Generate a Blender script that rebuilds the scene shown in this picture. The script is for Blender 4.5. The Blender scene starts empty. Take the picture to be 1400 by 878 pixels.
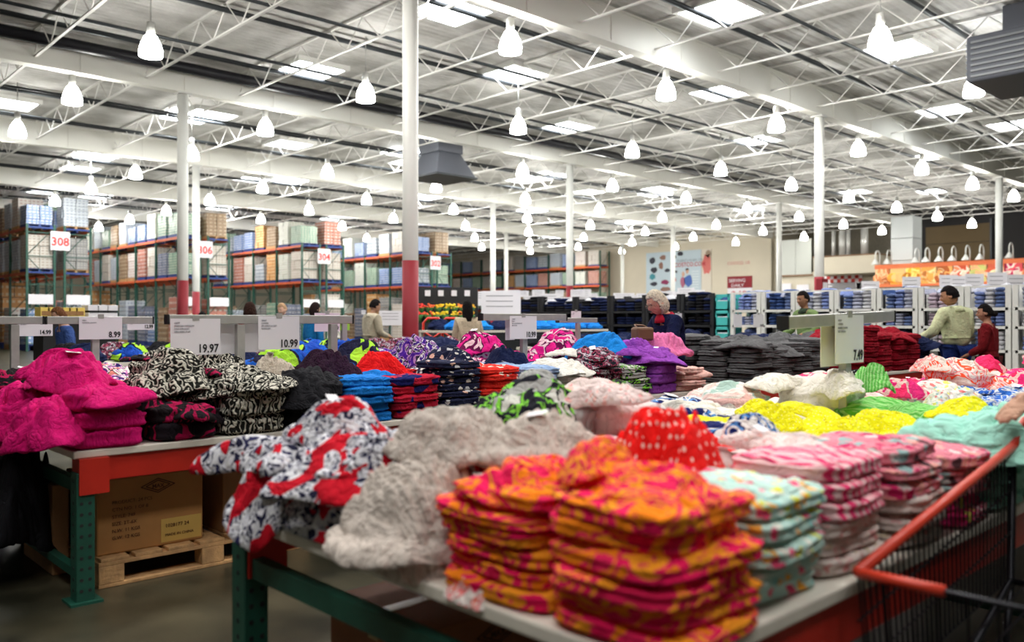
import bpy, bmesh, math, random
import numpy as np
from mathutils import Vector, Matrix
rnd = random.Random(11)
C = bpy.context.scene.collection
PI = math.pi
# ------------------------------------------------------------------ survey of the hall
# world X runs along the long aisles (away to the right), world Y runs across them (away to the left)
F = 1165.0; HE = 1.3; SA, CA = math.sin(math.radians(46.8)), math.cos(math.radians(46.8))
def uv(px, d):                      # bearing (as a pixel column of the 1400 px photo) and distance -> floor position
    x = (px-700)/F*d
    return (SA*x+CA*d, -CA*x+SA*d)
def zat(py, d): return HE+(438-py)*d/F
def on_z(px, py, z):
    return uv(px, (HE-z)*F/(py-438))
def on_V(px, V): return uv(px, V/(SA-CA*(px-700)/F))
def on_U(px, U): return uv(px, U/(CA+SA*(px-700)/F))
def dist(U, V): return CA*U+SA*V
def pix(U, V, z):
    d = dist(U, V); x = SA*U-CA*V
    return 700+F*x/d, 438-F*(z-HE)/d
ORD = ['top','second','third','fourth','fifth','sixth','seventh','eighth','ninth','tenth','eleventh','twelfth']
def nth(n):
    return '%d%s' % (n, 'th' if 10 <= n % 100 <= 20 else {1:'st',2:'nd',3:'rd'}.get(n % 10, 'th'))
# ------------------------------------------------------------------ materials
MT = {}; TXT = {}
def newmat(name):
    m = bpy.data.materials.new(name); m.use_nodes = True
    nt = m.node_tree; b = nt.nodes['Principled BSDF']
    return m, nt, b
def c4(c): return (c[0], c[1], c[2], 1)
def nd(nt, t, **k):
    n = nt.nodes.new(t)
    for a, v in k.items(): setattr(n, a, v)
    return n
def lk(nt, a, b): nt.links.new(a, b)
def plain(name, col, rough=.5, metal=0, noise=0, nscale=8, emit=0, spec=None, bump=0, bscale=60):
    if name in MT: return MT[name]
    m, nt, b = newmat(name)
    b.inputs['Base Color'].default_value = c4(col); b.inputs['Roughness'].default_value = rough; b.inputs['Metallic'].default_value = metal
    if spec is not None: b.inputs['Specular IOR Level'].default_value = spec
    tc = None
    if noise or bump:
        tc = nd(nt, 'ShaderNodeTexCoord')
    if noise:
        n = nd(nt, 'ShaderNodeTexNoise'); n.inputs['Scale'].default_value = nscale; n.inputs['Detail'].default_value = 5
        lk(nt, tc.outputs['Object'], n.inputs['Vector'])
        r = nd(nt, 'ShaderNodeMapRange'); r.inputs['From Min'].default_value = .3; r.inputs['From Max'].default_value = .7
        r.inputs['To Min'].default_value = 1-noise; r.inputs['To Max'].default_value = 1+noise
        lk(nt, n.outputs['Fac'], r.inputs['Value'])
        v = nd(nt, 'ShaderNodeVectorMath', operation='SCALE'); v.inputs[0].default_value = col[:3]
        lk(nt, r.outputs[0], v.inputs['Scale']); lk(nt, v.outputs[0], b.inputs['Base Color'])
    if bump:
        n = nd(nt, 'ShaderNodeTexNoise'); n.inputs['Scale'].default_value = bscale
        lk(nt, tc.outputs['Object'], n.inputs['Vector'])
        bp = nd(nt, 'ShaderNodeBump'); bp.inputs['Strength'].default_value = bump; bp.inputs['Distance'].default_value = .01
        lk(nt, n.outputs['Fac'], bp.inputs['Height']); lk(nt, bp.outputs[0], b.inputs['Normal'])
    if emit:
        b.inputs['Emission Color'].default_value = c4(col); b.inputs['Emission Strength'].default_value = emit
    MT[name] = m; return m
def cloth(name, kind, cols, scale=20, size=.3, dist_=1.0, bump=.25, detail=2, thr=None):
    """procedural fabric: kind plain / dots / floral / stripe / blotch / zebra / fur / knit"""
    if name in MT: return MT[name]
    m, nt, b = newmat(name)
    b.inputs['Roughness'].default_value = .92; b.inputs['Specular IOR Level'].default_value = .15
    tc = nd(nt, 'ShaderNodeTexCoord'); oi = nd(nt, 'ShaderNodeObjectInfo')
    add = nd(nt, 'ShaderNodeVectorMath', operation='MULTIPLY_ADD')
    cmb = nd(nt, 'ShaderNodeCombineXYZ')
    mul = nd(nt, 'ShaderNodeMath', operation='MULTIPLY'); mul.inputs[1].default_value = 13.0
    lk(nt, oi.outputs['Random'], mul.inputs[0])
    for i in range(3): lk(nt, mul.outputs[0], cmb.inputs[i])
    add.inputs[1].default_value = (1, 1, 1)
    lk(nt, tc.outputs['Object'], add.inputs[0]); lk(nt, cmb.outputs[0], add.inputs[2])
    P = add.outputs[0]
    def noise(sc, det=2, src=P):
        n = nd(nt, 'ShaderNodeTexNoise'); n.inputs['Scale'].default_value = sc; n.inputs['Detail'].default_value = det
        lk(nt, src, n.inputs['Vector']); return n
    def ramp(fac, stops, mode='CONSTANT'):
        r = nd(nt, 'ShaderNodeValToRGB'); e = r.color_ramp; e.interpolation = mode
        while len(e.elements) < len(stops): e.elements.new(.5)
        for i, (p, c) in enumerate(stops): e.elements[i].position = p; e.elements[i].color = c4(c)
        lk(nt, fac, r.inputs[0]); return r.outputs[0]
    def mix(f, a, bb):
        x = nd(nt, 'ShaderNodeMix', data_type='RGBA')
        lk(nt, f, x.inputs[0])
        for s, v in ((6, a), (7, bb)):
            if isinstance(v, (tuple, list)): x.inputs[s].default_value = c4(v)
            else: lk(nt, v, x.inputs[s])
        return x.outputs[2]
    h = noise(260, 2).outputs['Fac']; hd = .0015
    if kind == 'plain':
        col = ramp(noise(14, 4).outputs['Fac'], [(0.3, [c*.88 for c in cols[0]]), (.7, [min(1, c*1.08) for c in cols[0]])], 'LINEAR')
    elif kind == 'dots':
        v = nd(nt, 'ShaderNodeTexVoronoi'); v.inputs['Scale'].default_value = scale; v.inputs['Randomness'].default_value = .35
        lk(nt, P, v.inputs['Vector'])
        lt = nd(nt, 'ShaderNodeMath', operation='LESS_THAN'); lt.inputs[1].default_value = size; lk(nt, v.outputs['Distance'], lt.inputs[0])
        col = mix(lt.outputs[0], cols[0], cols[1])
    elif kind == 'floral':
        n0 = noise(scale*1.5, 2)
        va = nd(nt, 'ShaderNodeVectorMath', operation='MULTIPLY_ADD'); va.inputs[1].default_value = (dist_*.03,)*3
        lk(nt, n0.outputs['Color'], va.inputs[0]); lk(nt, P, va.inputs[2])
        v = nd(nt, 'ShaderNodeTexVoronoi'); v.inputs['Scale'].default_value = scale; lk(nt, va.outputs[0], v.inputs['Vector'])
        k = len(cols)-1
        sp = nd(nt, 'ShaderNodeSeparateColor'); lk(nt, v.outputs['Color'], sp.inputs[0])
        cc = ramp(sp.outputs[0], [(i/k, cols[i+1]) for i in range(k)])
        lt = nd(nt, 'ShaderNodeMath', operation='LESS_THAN'); lt.inputs[1].default_value = size; lk(nt, v.outputs['Distance'], lt.inputs[0])
        col = mix(lt.outputs[0], cols[0], cc)
    elif kind == 'stripe':
        w = nd(nt, 'ShaderNodeTexWave'); w.inputs['Scale'].default_value = scale; w.inputs['Distortion'].default_value = dist_; w.inputs['Detail'].default_value = 1
        w.inputs['Detail Scale'].default_value = 1.5
        lk(nt, P, w.inputs['Vector'])
        col = ramp(w.outputs['Fac'], [(0, cols[0]), (size, cols[1])])
    elif kind == 'blotch':
        w = noise(scale, detail); w.inputs['Distortion'].default_value = dist_
        k = len(cols); lo, hi = (.36, .64) if thr is None else thr
        col = ramp(w.outputs['Fac'], [(0 if i == 0 else lo+(hi-lo)*i/k, cols[i]) for i in range(k)])
    elif kind == 'patch':
        w = noise(scale, 1); w.inputs['Distortion'].default_value = dist_
        n2 = noise(scale*size, 2); n2.inputs['Distortion'].default_value = 1.2
        k = len(cols)-1
        small = ramp(n2.outputs['Fac'], [(0 if i == 0 else .38+.28*i/k, cols[i+1]) for i in range(k)])
        gt = nd(nt, 'ShaderNodeMath', operation='GREATER_THAN'); gt.inputs[1].default_value = .55; lk(nt, w.outputs['Fac'], gt.inputs[0])
        col = mix(gt.outputs[0], small, cols[0])
    elif kind == 'zebra':
        w = nd(nt, 'ShaderNodeTexWave'); w.inputs['Scale'].default_value = scale; w.inputs['Distortion'].default_value = 14; w.inputs['Detail'].default_value = 1.5
        w.inputs['Detail Scale'].default_value = 2.2; lk(nt, P, w.inputs['Vector'])
        col = ramp(w.outputs['Fac'], [(0, cols[0]), (.50, cols[1])]); h = w.outputs['Fac']; hd = .012
    elif kind == 'fur':
        n = noise(70, 4); n.inputs['Distortion'].default_value = 1.5
        col = ramp(n.outputs['Fac'], [(.3, cols[0]), (.7, cols[1])], 'LINEAR'); h = n.outputs['Fac']; hd = .015
    elif kind == 'knit':
        w = nd(nt, 'ShaderNodeTexWave'); w.inputs['Scale'].default_value = 40; w.inputs['Distortion'].default_value = 3; lk(nt, P, w.inputs['Vector'])
        n = noise(330, 2)
        s = nd(nt, 'ShaderNodeMath', operation='MULTIPLY_ADD'); s.inputs[1].default_value = .4
        lk(nt, w.outputs['Fac'], s.inputs[0]); lk(nt, n.outputs['Fac'], s.inputs[2])
        col = ramp(s.outputs[0], [(.35, cols[0]), (.62, cols[1])], 'LINEAR'); h = s.outputs[0]; hd = .005
    lk(nt, col, b.inputs['Base Color'])
    bp = nd(nt, 'ShaderNodeBump'); bp.inputs['Strength'].default_value = bump*2; bp.inputs['Distance'].default_value = hd
    lk(nt, h, bp.inputs['Height'])
    wn = noise(17, 2); wn.inputs['Distortion'].default_value = 1.1        # soft creases in the weave
    wa = nd(nt, 'ShaderNodeMath', operation='SUBTRACT'); wa.inputs[1].default_value = .5; lk(nt, wn.outputs['Fac'], wa.inputs[0])
    wb = nd(nt, 'ShaderNodeMath', operation='ABSOLUTE'); lk(nt, wa.outputs[0], wb.inputs[0])
    wc = nd(nt, 'ShaderNodeMath', operation='POWER'); wc.inputs[1].default_value = .6; lk(nt, wb.outputs[0], wc.inputs[0])
    b2 = nd(nt, 'ShaderNodeBump'); b2.inputs['Strength'].default_value = .7 if kind != 'blotch' or bump else 0; b2.inputs['Distance'].default_value = .022
    lk(nt, wc.outputs[0], b2.inputs['Height']); lk(nt, bp.outputs[0], b2.inputs['Normal']); lk(nt, b2.outputs[0], b.inputs['Normal'])
    MT[name] = m; return m
# ------------------------------------------------------------------ mesh helpers
class MB:
    def __init__(s): s.v = []; s.f = []
    def box(s, c, d, rz=0, rx=0, ry=0):
        R = Matrix.Rotation(rz, 3, 'Z') @ Matrix.Rotation(ry, 3, 'Y') @ Matrix.Rotation(rx, 3, 'X'); c = Vector(c); n = len(s.v)
        for x in (-.5, .5):
            for y in (-.5, .5):
                for z in (-.5, .5): s.v.append(tuple(c+R @ Vector((x*d[0], y*d[1], z*d[2]))))
        s.f += [tuple(n+i for i in q) for q in ((0,1,3,2),(4,6,7,5),(0,4,5,1),(2,3,7,6),(0,2,6,4),(1,5,7,3))]
        return s
    def bb(s, x0, x1, y0, y1, z0, z1): return s.box(((x0+x1)/2, (y0+y1)/2, (z0+z1)/2), (x1-x0, y1-y0, z1-z0))
    def tube(s, pts, r, n=8, caps=True):
        pts = [Vector(p) for p in pts]; rs = r if isinstance(r, (list, tuple)) else [r]*len(pts)
        rings = []; up = None
        for i, p in enumerate(pts):
            t = (pts[min(i+1, len(pts)-1)]-pts[max(i-1, 0)]).normalized()
            if up is None: up = Vector((0, 0, 1)) if abs(t.z) < .9 else Vector((1, 0, 0))
            a = t.cross(up).normalized(); b2 = a.cross(t).normalized(); up = b2
            k = len(s.v); rings.append(k)
            for j in range(n):
                q = 2*PI*j/n; s.v.append(tuple(p+(a*math.cos(q)+b2*math.sin(q))*rs[i]))
        for i in range(len(rings)-1):
            for j in range(n): s.f.append((rings[i]+j, rings[i]+(j+1) % n, rings[i+1]+(j+1) % n, rings[i+1]+j))
        if caps:
            s.f.append(tuple(rings[0]+j for j in range(n))[::-1]); s.f.append(tuple(rings[-1]+j for j in range(n)))
        return s
    def lathe(s, prof, c=(0, 0, 0), n=20, flat=1):
        k0 = len(s.v)
        for r, z in prof:
            for j in range(n): s.v.append((c[0]+r*math.cos(2*PI*j/n), c[1]+r*flat*math.sin(2*PI*j/n), c[2]+z))
        for i in range(len(prof)-1):
            for j in range(n): s.f.append((k0+i*n+j, k0+i*n+(j+1) % n, k0+(i+1)*n+(j+1) % n, k0+(i+1)*n+j))
        s.f.append(tuple(k0+j for j in range(n))[::-1]); s.f.append(tuple(k0+(len(prof)-1)*n+j for j in range(n)))
        return s
    def prism(s, poly, y0, y1):      # polygon in xz, extruded along y
        k = len(s.v); n = len(poly)
        for y in (y0, y1):
            for x, z in poly: s.v.append((x, y, z))
        s.f.append(tuple(k+i for i in range(n))); s.f.append(tuple(k+n+i for i in range(n))[::-1])
        for i in range(n): s.f.append((k+i, k+n+i, k+n+(i+1) % n, k+(i+1) % n))
        return s
    def mesh(s, name, mat=None, smooth=False):
        me = bpy.data.meshes.new(name); me.from_pydata(s.v, [], s.f)
        if mat: me.materials.append(mat)
        if smooth: me.polygons.foreach_set('use_smooth', [True]*len(me.polygons))
        return me
    def build(s, name, mat, parent=None, smooth=False, bevel=0, loc=None):
        o = link(name, s.mesh(name, mat, smooth), parent)
        if loc: o.location = loc
        if bevel:
            m = o.modifiers.new('edge', 'BEVEL'); m.width = bevel; m.segments = 2; m.limit_method = 'ANGLE'
        return o
def link(name, me, parent=None):
    o = bpy.data.objects.new(name, me); C.objects.link(o)
    if parent: o.parent = parent
    return o
def tag(o, label, cat, group=None, kind=None):
    o['label'] = label; o['category'] = cat
    if group: o['group'] = group
    if kind: o['kind'] = kind
    return o
def thing(name, label, cat, loc=(0, 0, 0), rz=0, group=None):
    o = bpy.data.objects.new(name, None); C.objects.link(o); o.location = loc; o.rotation_euler.z = rz
    o.empty_display_size = .1
    return tag(o, label, cat, group)
def struct(o): o['kind'] = 'structure'; return o
def copy_tree(o, parent=None):
    c = o.copy(); C.objects.link(c); c.parent = parent
    for ch in o.children: copy_tree(ch, c)
    return c
def text(body, size, mat, parent, loc, rot=(PI/2, 0, 0), name='printed_text', align='LEFT', bold=0, sx=1):
    cu = bpy.data.curves.new(name, 'FONT'); cu.body = body; cu.size = size; cu.align_x = align; cu.offset = bold; cu.extrude = .0006
    cu.resolution_u = 2; cu.materials.append(mat)
    key = (body, size, mat.name, align, bold)
    if key not in TXT:
        o = bpy.data.objects.new(name, cu); C.objects.link(o); dg = bpy.context.evaluated_depsgraph_get(); TXT[key] = bpy.data.meshes.new_from_object(o.evaluated_get(dg)); bpy.data.objects.remove(o)
    bpy.data.curves.remove(cu)
    o = link(name, TXT[key], parent); o.location = loc; o.rotation_euler = rot; o.scale.x = sx
    return o
# palette
white = plain('white_paint', (.72, .72, .68), .45, noise=.06, nscale=1.5)
cream = plain('cream_wall', (.62, .56, .44), .8, noise=.05, nscale=.6)
redp = plain('red_band', (.22, .003, .012), .65, noise=.08, nscale=2)
redbeam = plain('red_beam', (.50, .022, .012), .38, noise=.12, nscale=5)
orbeam = plain('orange_beam', (.62, .12, .04), .45, noise=.1, nscale=2)
greenp = plain('green_steel', (.010, .075, .05), .45, noise=.2, nscale=6)
blackp = plain('black_plastic', (.008, .008, .01), .5)
darkmetal = plain('dark_metal', (.04, .045, .05), .4, .6)
grey = plain('grey_metal', (.42, .42, .40), .35, .3, noise=.08, nscale=20)
paper = plain('white_card', (.80, .78, .82), .6)
ink = plain('black_ink', (.01, .01, .012), .7)
wood = plain('pallet_wood', (.55, .32, .14), .8, noise=.3, nscale=14, bump=.4)
board = plain('white_shelf_board', (.74, .70, .62), .45, noise=.06, nscale=10)
bluep = plain('blue_pallet', (.02, .05, .22), .6)
def carton_mat(name, c, c2, sc=2.2):
    m, nt, b = newmat(name); b.inputs['Roughness'].default_value = .45
    tc = nd(nt, 'ShaderNodeTexCoord'); sp_ = nd(nt, 'ShaderNodeSeparateXYZ'); lk(nt, tc.outputs['Object'], sp_.inputs[0])
    ad = nd(nt, 'ShaderNodeMath', operation='ADD'); lk(nt, sp_.outputs[0], ad.inputs[0]); lk(nt, sp_.outputs[1], ad.inputs[1])
    cb = nd(nt, 'ShaderNodeCombineXYZ'); lk(nt, ad.outputs[0], cb.inputs[0]); lk(nt, sp_.outputs[2], cb.inputs[1])
    br = nd(nt, 'ShaderNodeTexBrick'); lk(nt, cb.outputs[0], br.inputs['Vector']); br.offset = 0; br.inputs['Scale'].default_value = sc
    br.inputs['Color1'].default_value = c4(c); br.inputs['Color2'].default_value = c4([x*.85 for x in c]); br.inputs['Mortar'].default_value = c4(c2)
    br.inputs['Mortar Size'].default_value = .075; br.inputs['Brick Width'].default_value = .33; br.inputs['Row Height'].default_value = .22
    lk(nt, br.outputs['Color'], b.inputs['Base Color']); return m
# ------------------------------------------------------------------ room shell
m, nt, b = newmat('polished_concrete'); MT['conc'] = m
tc = nd(nt, 'ShaderNodeTexCoord'); n = nd(nt, 'ShaderNodeTexNoise'); n.inputs['Scale'].default_value = 1.7; n.inputs['Detail'].default_value = 8
lk(nt, tc.outputs['Object'], n.inputs['Vector']); r = nd(nt, 'ShaderNodeValToRGB')
r.color_ramp.elements[0].position = .35; r.color_ramp.elements[0].color = (.018, .018, .011, 1); r.color_ramp.elements[1].position = .7; r.color_ramp.elements[1].color = (.085, .075, .045, 1)
lk(nt, n.outputs['Fac'], r.inputs[0]); lk(nt, r.outputs[0], b.inputs['Base Color']); b.inputs['Roughness'].default_value = .35
struct(MB().bb(-20, 70, -14, 75, -.2, 0).build('floor', m))
UW = 51.0; ZC = 7.5
m, nt, b = newmat('roof_deck'); MT['deck'] = m
tc = nd(nt, 'ShaderNodeTexCoord'); n = nd(nt, 'ShaderNodeTexNoise'); n.inputs['Scale'].default_value = 1.1; n.inputs['Detail'].default_value = 6
lk(nt, tc.outputs['Object'], n.inputs['Vector']); r = nd(nt, 'ShaderNodeValToRGB')
r.color_ramp.elements[0].position = .32; r.color_ramp.elements[0].color = (.40, .39, .36, 1); r.color_ramp.elements[1].position = .68; r.color_ramp.elements[1].color = (.80, .79, .76, 1)
lk(nt, n.outputs['Fac'], r.inputs[0]); lk(nt, r.outputs[0], b.inputs['Base Color']); b.inputs['Roughness'].default_value = .6
w = nd(nt, 'ShaderNodeTexWave'); w.inputs['Scale'].default_value = 1.6; w.bands_direction = 'Y'; lk(nt, tc.outputs['Object'], w.inputs['Vector'])
bp = nd(nt, 'ShaderNodeBump'); bp.inputs['Distance'].default_value = .05; bp.inputs['Strength'].default_value = .6; lk(nt, w.outputs['Fac'], bp.inputs['Height']); lk(nt, bp.outputs[0], b.inputs['Normal'])
# skylights: openings listed by bearing/elevation as surveyed, deck is one slab with skylight wells under it
SKY = [(705,101),(985,16),(425,95),(615,14),(287,157),(395,197),(12,141),(777,173),(1035,191),(985,126),(1225,68),(1290,150),(716,246),(900,258),
       (1040,266),(1275,213),(1275,261),(1170,262),(110,230),(345,245),(520,245),(640,266),(60,262),(560,222),(1385,170),(805,262)]
ceil = struct(MB().bb(-20, UW+6, -14, 70, ZC, ZC+.15).build('ceiling', MT['deck']))
skyem = plain('skylight_and_fill_glow', (.93, .97, 1), .5, emit=14)
def sky_pos(px, py): return on_z(px, py, ZC-.1) if py < 438 else None
frames_m = MB()
for i, (px, py) in enumerate(SKY):
    d = (ZC-.08-HE)*F/(438-py); U, V = uv(px, d)
    if d > 52: continue
    s = MB().bb(U-.62, U+.62, V-.58, V+.58, ZC-.08, ZC-.05); p = s.build('skylight_or_fill_lens', skyem, ceil)
    fr = MB()
    for a, b_, c, e in ((U-.7, U+.7, V-.66, V-.58), (U-.7, U+.7, V+.58, V+.66), (U-.7, U-.62, V-.58, V+.58), (U+.62, U+.7, V-.58, V+.58)):
        fr.bb(a, b_, c, e, ZC-.12, ZC)
    fr.build('skylight_curb', white, ceil)
# joists: long open-web trusses
jm = MB(); L0, L1 = 1.0, 60.0
jm.bb(-.03, .03, L0, L1, -.04, 0); jm.bb(-.03, .03, L0, L1, -.60, -.57)
k = int((L1-L0)/.62)
for i in range(k):
    a = L0+i*.62; z0, z1 = (-.03, -.6) if i % 2 == 0 else (-.6, -.03)
    jm.tube([(0, a, z0), (0, a+.62, z1)], .014, 4, False)
jme = jm.mesh('roof_joist', plain('joist_white', (.85, .84, .80), .5))
for i in range(26):
    o = link('roof_joist', jme, ceil); o.location = (-6.5+2.3*i, 0, ZC-.02)
# purlin/sprinkler runs (dark) along the aisles
for i in range(30):
    V = 6.6+1.55*i
    q = MB().tube([(-10, V, 0), (UW, V, 0)], .035 if i % 2 else .055, 6).build('sprinkler_pipe', darkmetal, ceil, True); q.location = (0, 0, ZC-.16-.3*(i % 2))
for gi, V in enumerate((1.6, 10.9, 20.2, 29.3, 38.6, 47.9)):
    g = MB().bb(-10, UW, V-.13, V+.13, 6.72, 6.76).bb(-10, UW, V-.10, V+.10, 6.76, 7.4).bb(-10, UW, V-.13, V+.13, 7.38, 7.42)
    for j in range(27): g.bb(-5.6+j*2.3-.01, -5.6+j*2.3+.01, V-.12, V+.12, 6.76, 7.38)
    g.build('roof_girder', plain('girder_white', (.86, .85, .78), .6), ceil)
MB().tube([(-10, 19.75, 7.2), (UW, 19.75, 7.2)], .13, 10).build('black_service_pipe', plain('black_pipe', (.01, .01, .015), .4), ceil, True)
# steel columns
def column(U, V, rtop=2.2, r=.125, what=''):
    t = thing('steel_column', 'white column with dark red lower band, %s' % what, 'column', (U, V, 0))
    MB().tube([(0, 0, 0), (0, 0, 6.72)], r, 20).build('shaft', white, t, True)
    MB().tube([(0, 0, .02), (0, 0, rtop)], r*1.03, 20).build('red_band', redp, t, True)
    MB().bb(-.2, .2, -.2, .2, 0, .02).build('base_plate', grey, t)
    MB().bb(-.16, .16, -.16, .16, 6.68, 6.72).build('cap_plate', white, t)
    return t
for px, V, rt, wh in ((561, 10.9, 2.24, 'standing nearest, behind the clothing tables'), (250, 20.2, 2.25, 'in front of the aisle sign 306 rack'),
        (779, 20.2, 2.5, 'before the end of the far wall rack'), (1120, 10.9, 2.45, 'beside the price sign reading 7.49'), (1366, 10.9, 2.3, 'in front of the food pictures'),
        (1065, 20.2, 2.4, 'before the plain grey far wall panel'), (1227, 20.2, 2.4, 'beside the white duct shaft'),
        (268, 29.3, 2.3, 'slim, just behind the column at sign 306'), (674, 29.3, 2.3, 'slim, nearer of the close pair by the far rack'),
        (920, 29.3, 2.3, 'slim, crossing the big wall poster'), (692, 38.6, 2.3, 'slimmer of the close pair by the far rack'), (851, 38.6, 2.35, 'slim, on the bare cream wall before the poster')):
    U, V = on_V(px, V); column(U, V, rt, what=wh)
# walls
y0_, y1_ = 29.6, 64.0
wf = MB().bb(UW, UW+.3, 29.3, 70, 0, ZC); struct(wf.build('wall_far', cream))
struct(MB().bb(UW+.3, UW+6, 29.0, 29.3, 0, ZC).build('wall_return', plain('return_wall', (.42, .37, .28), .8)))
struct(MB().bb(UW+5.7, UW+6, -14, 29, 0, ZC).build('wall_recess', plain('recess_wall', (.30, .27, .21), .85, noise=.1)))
struct(MB().bb(-20, UW+6, 69.7, 70, 0, ZC).build('wall_left', cream))
struct(MB().bb(-20, UW+6, -14, -13.7, 0, ZC).build('wall_right', plain('right_wall', (.5, .5, .46), .8)))
struct(MB().bb(-20, -19.7, -14, 70, 0, ZC).build('wall_behind', plain('right_wall', (.5, .5, .46), .8)))
# ------------------------------------------------------------------ high bay lamps
glow = plain('lamp_glow', (1, .985, .93), .4, emit=46)
lb = thing('pendant_lamp', 'x', 'lamp', (0, 0, 0))
MB().lathe([(.05, .20), (.11, .14), (.17, .02), (.205, -.12), (.20, -.22), (.12, -.235), (.0, -.24)], n=16).build('glass_shade', glow, lb, True)
MB().lathe([(.02, .42), (.07, .40), (.08, .22), (.05, .19)], n=12).build('ballast_housing', grey, lb, True)
MB().tube([(0, 0, .4), (0, 0, 1.19)], .012, 5).build('drop_rod', grey, lb, True)
first = True; cnt = 0
for i in range(12):
    for j in range(11):
        U = 1.2+4.6*i-(0 if j != 1 else 0); V = 6.5+4.62*j
        d = dist(U, V)
        if d < 12 or U > 50: continue
        px, py = pix(U, V, 6.3)
        if not (-40 < px < 1440 and py > -60): continue
        if d > 62: continue
        o = lb if first else copy_tree(lb); first = False; cnt += 1
        o.location = (U, V, 6.3)
        o['label'] = 'glowing white bell-shaped high-bay lamp, %s across the hall in the %s lamp row along' % (nth(j+1), nth(i+1))
        o['group'] = 'high bay lamps'
# ------------------------------------------------------------------ ceiling units
def heater():
    U, V = uv(603, 27.5)
    t = thing('air_unit', 'dark grey tapered air unit hung under the roof behind the front column', 'air unit', (U, V, 5.9), math.radians(0))
    g = plain('unit_grey', (.12, .13, .16), .5)
    mm = MB(); k = [(-.8, .45, .75), (.8, .45, .75)]
    v = [(-.45, -.45, .75), (.45, -.45, .75), (.45, .45, .75), (-.45, .45, .75), (-.8, -.8, 0), (.8, -.8, 0), (.8, .8, 0), (-.8, .8, 0)]
    mm.v = v; mm.f = [(0, 1, 2, 3), (4, 7, 6, 5), (0, 4, 5, 1), (1, 5, 6, 2), (2, 6, 7, 3), (3, 7, 4, 0)]
    mm.build('hood', g, t, bevel=.02)
    MB().bb(-.5, .5, -.5, .5, .75, 1.5).build('duct', g, t)
    MB().bb(-.84, .84, -.84, .84, -.06, 0).build('rim', darkmetal, t)
    U, V = uv(1385, 16.5)
    t = thing('roof_ventilator', 'big dark ribbed air handling unit under the roof, near the ceiling corner', 'air unit', (U+.55, V-.3, 5.95), 0)
    MB().bb(-1.0, 1.0, -1.0, 1.0, 0, .9).build('housing', g, t, bevel=.05)
    l = MB()
    for i in range(7): l.bb(-1.04, -1.0, -.9, .9, .08+i*.11, .12+i*.11); l.bb(-.9, .9, 1.0, 1.04, .08+i*.11, .12+i*.11)
    l.build('louvres', plain('louvre_grey', (.3, .32, .34), .4), t)
    MB().bb(-.5, .5, -.5, .5, .9, 1.5).build('duct', g, t)
heater()
# ------------------------------------------------------------------ pallet racks and loads
CART = [(.62,.50,.34),(.78,.74,.68),(.85,.85,.84),(.62,.58,.52),(.80,.66,.44),(.62,.62,.64),(.66,.42,.36),(.50,.62,.42),(.80,.80,.80),(.28,.34,.46),(.52,.40,.30),(.84,.80,.66)]
CART2 = [(.3,.2,.12),(.5,.2,.15),(.35,.4,.45),(.3,.3,.3),(.6,.3,.1),(.2,.22,.3),(.8,.75,.7),(.75,.75,.7),(.2,.3,.55),(.6,.65,.7),(.7,.66,.6),(.25,.4,.3)]
CN = ['brown','tan','white','grey-brown','golden','slate grey','reddish','green','pale grey','dark blue','dark brown','cream']
def load_tpl(k):
    r = random.Random(k); t = bpy.data.objects.new('pallet_load', None); C.objects.link(t)
    p = MB()
    for i in range(5): p.bb(-.5, .5, -.58+i*.26, -.47+i*.26, .11, .13)
    for x in (-.45, 0, .45): p.bb(x-.05, x+.05, -.58, .58, 0, .11)
    p.build('pallet', bluep if k % 3 else wood, t)
    m_ = MB(); h = [1.0, 1.2, .75, 1.1, 1.3, .9][k % 6]; nz = r.choice([3, 4, 5, 7]); ny = r.choice([2, 3, 4]); nx = 2
    mat = carton_mat('carton_%d' % k, CART[k], CART2[k], r.choice((1.4, 2.0, 2.6)))
    for z in range(nz):
        for y in range(ny):
            for x in range(nx):
                q = 1.0/nx; w_ = 1.12/ny; hh = h/nz
                c = (-.5+q*(x+.5)+r.uniform(-.015, .015), -.56+w_*(y+.5)+r.uniform(-.012, .012), .135+hh*(z+.5))
                m_.box(c, (q*.96, w_*.95, hh*.95), r.uniform(-.02, .02))
    m_.build('carton_stack', mat, t)
    return t, h
TPL = [load_tpl(k) for k in range(12)]; used_tpl = set()
def put_load(U, V, z, k, label, rz=0, s=1, maxh=9):
    t, h = TPL[k]
    o = t if k not in used_tpl else copy_tree(t); used_tpl.add(k)
    o.location = (U, V, z); o.rotation_euler.z = rz; o.scale = (1, .92, min(s, maxh/(h+.14)))
    tag(o, label, 'pallet load', 'palletised goods on the warehouse racks')
signtxt = plain('sign_red_ink', (.7, .03, .02), .6)
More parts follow.
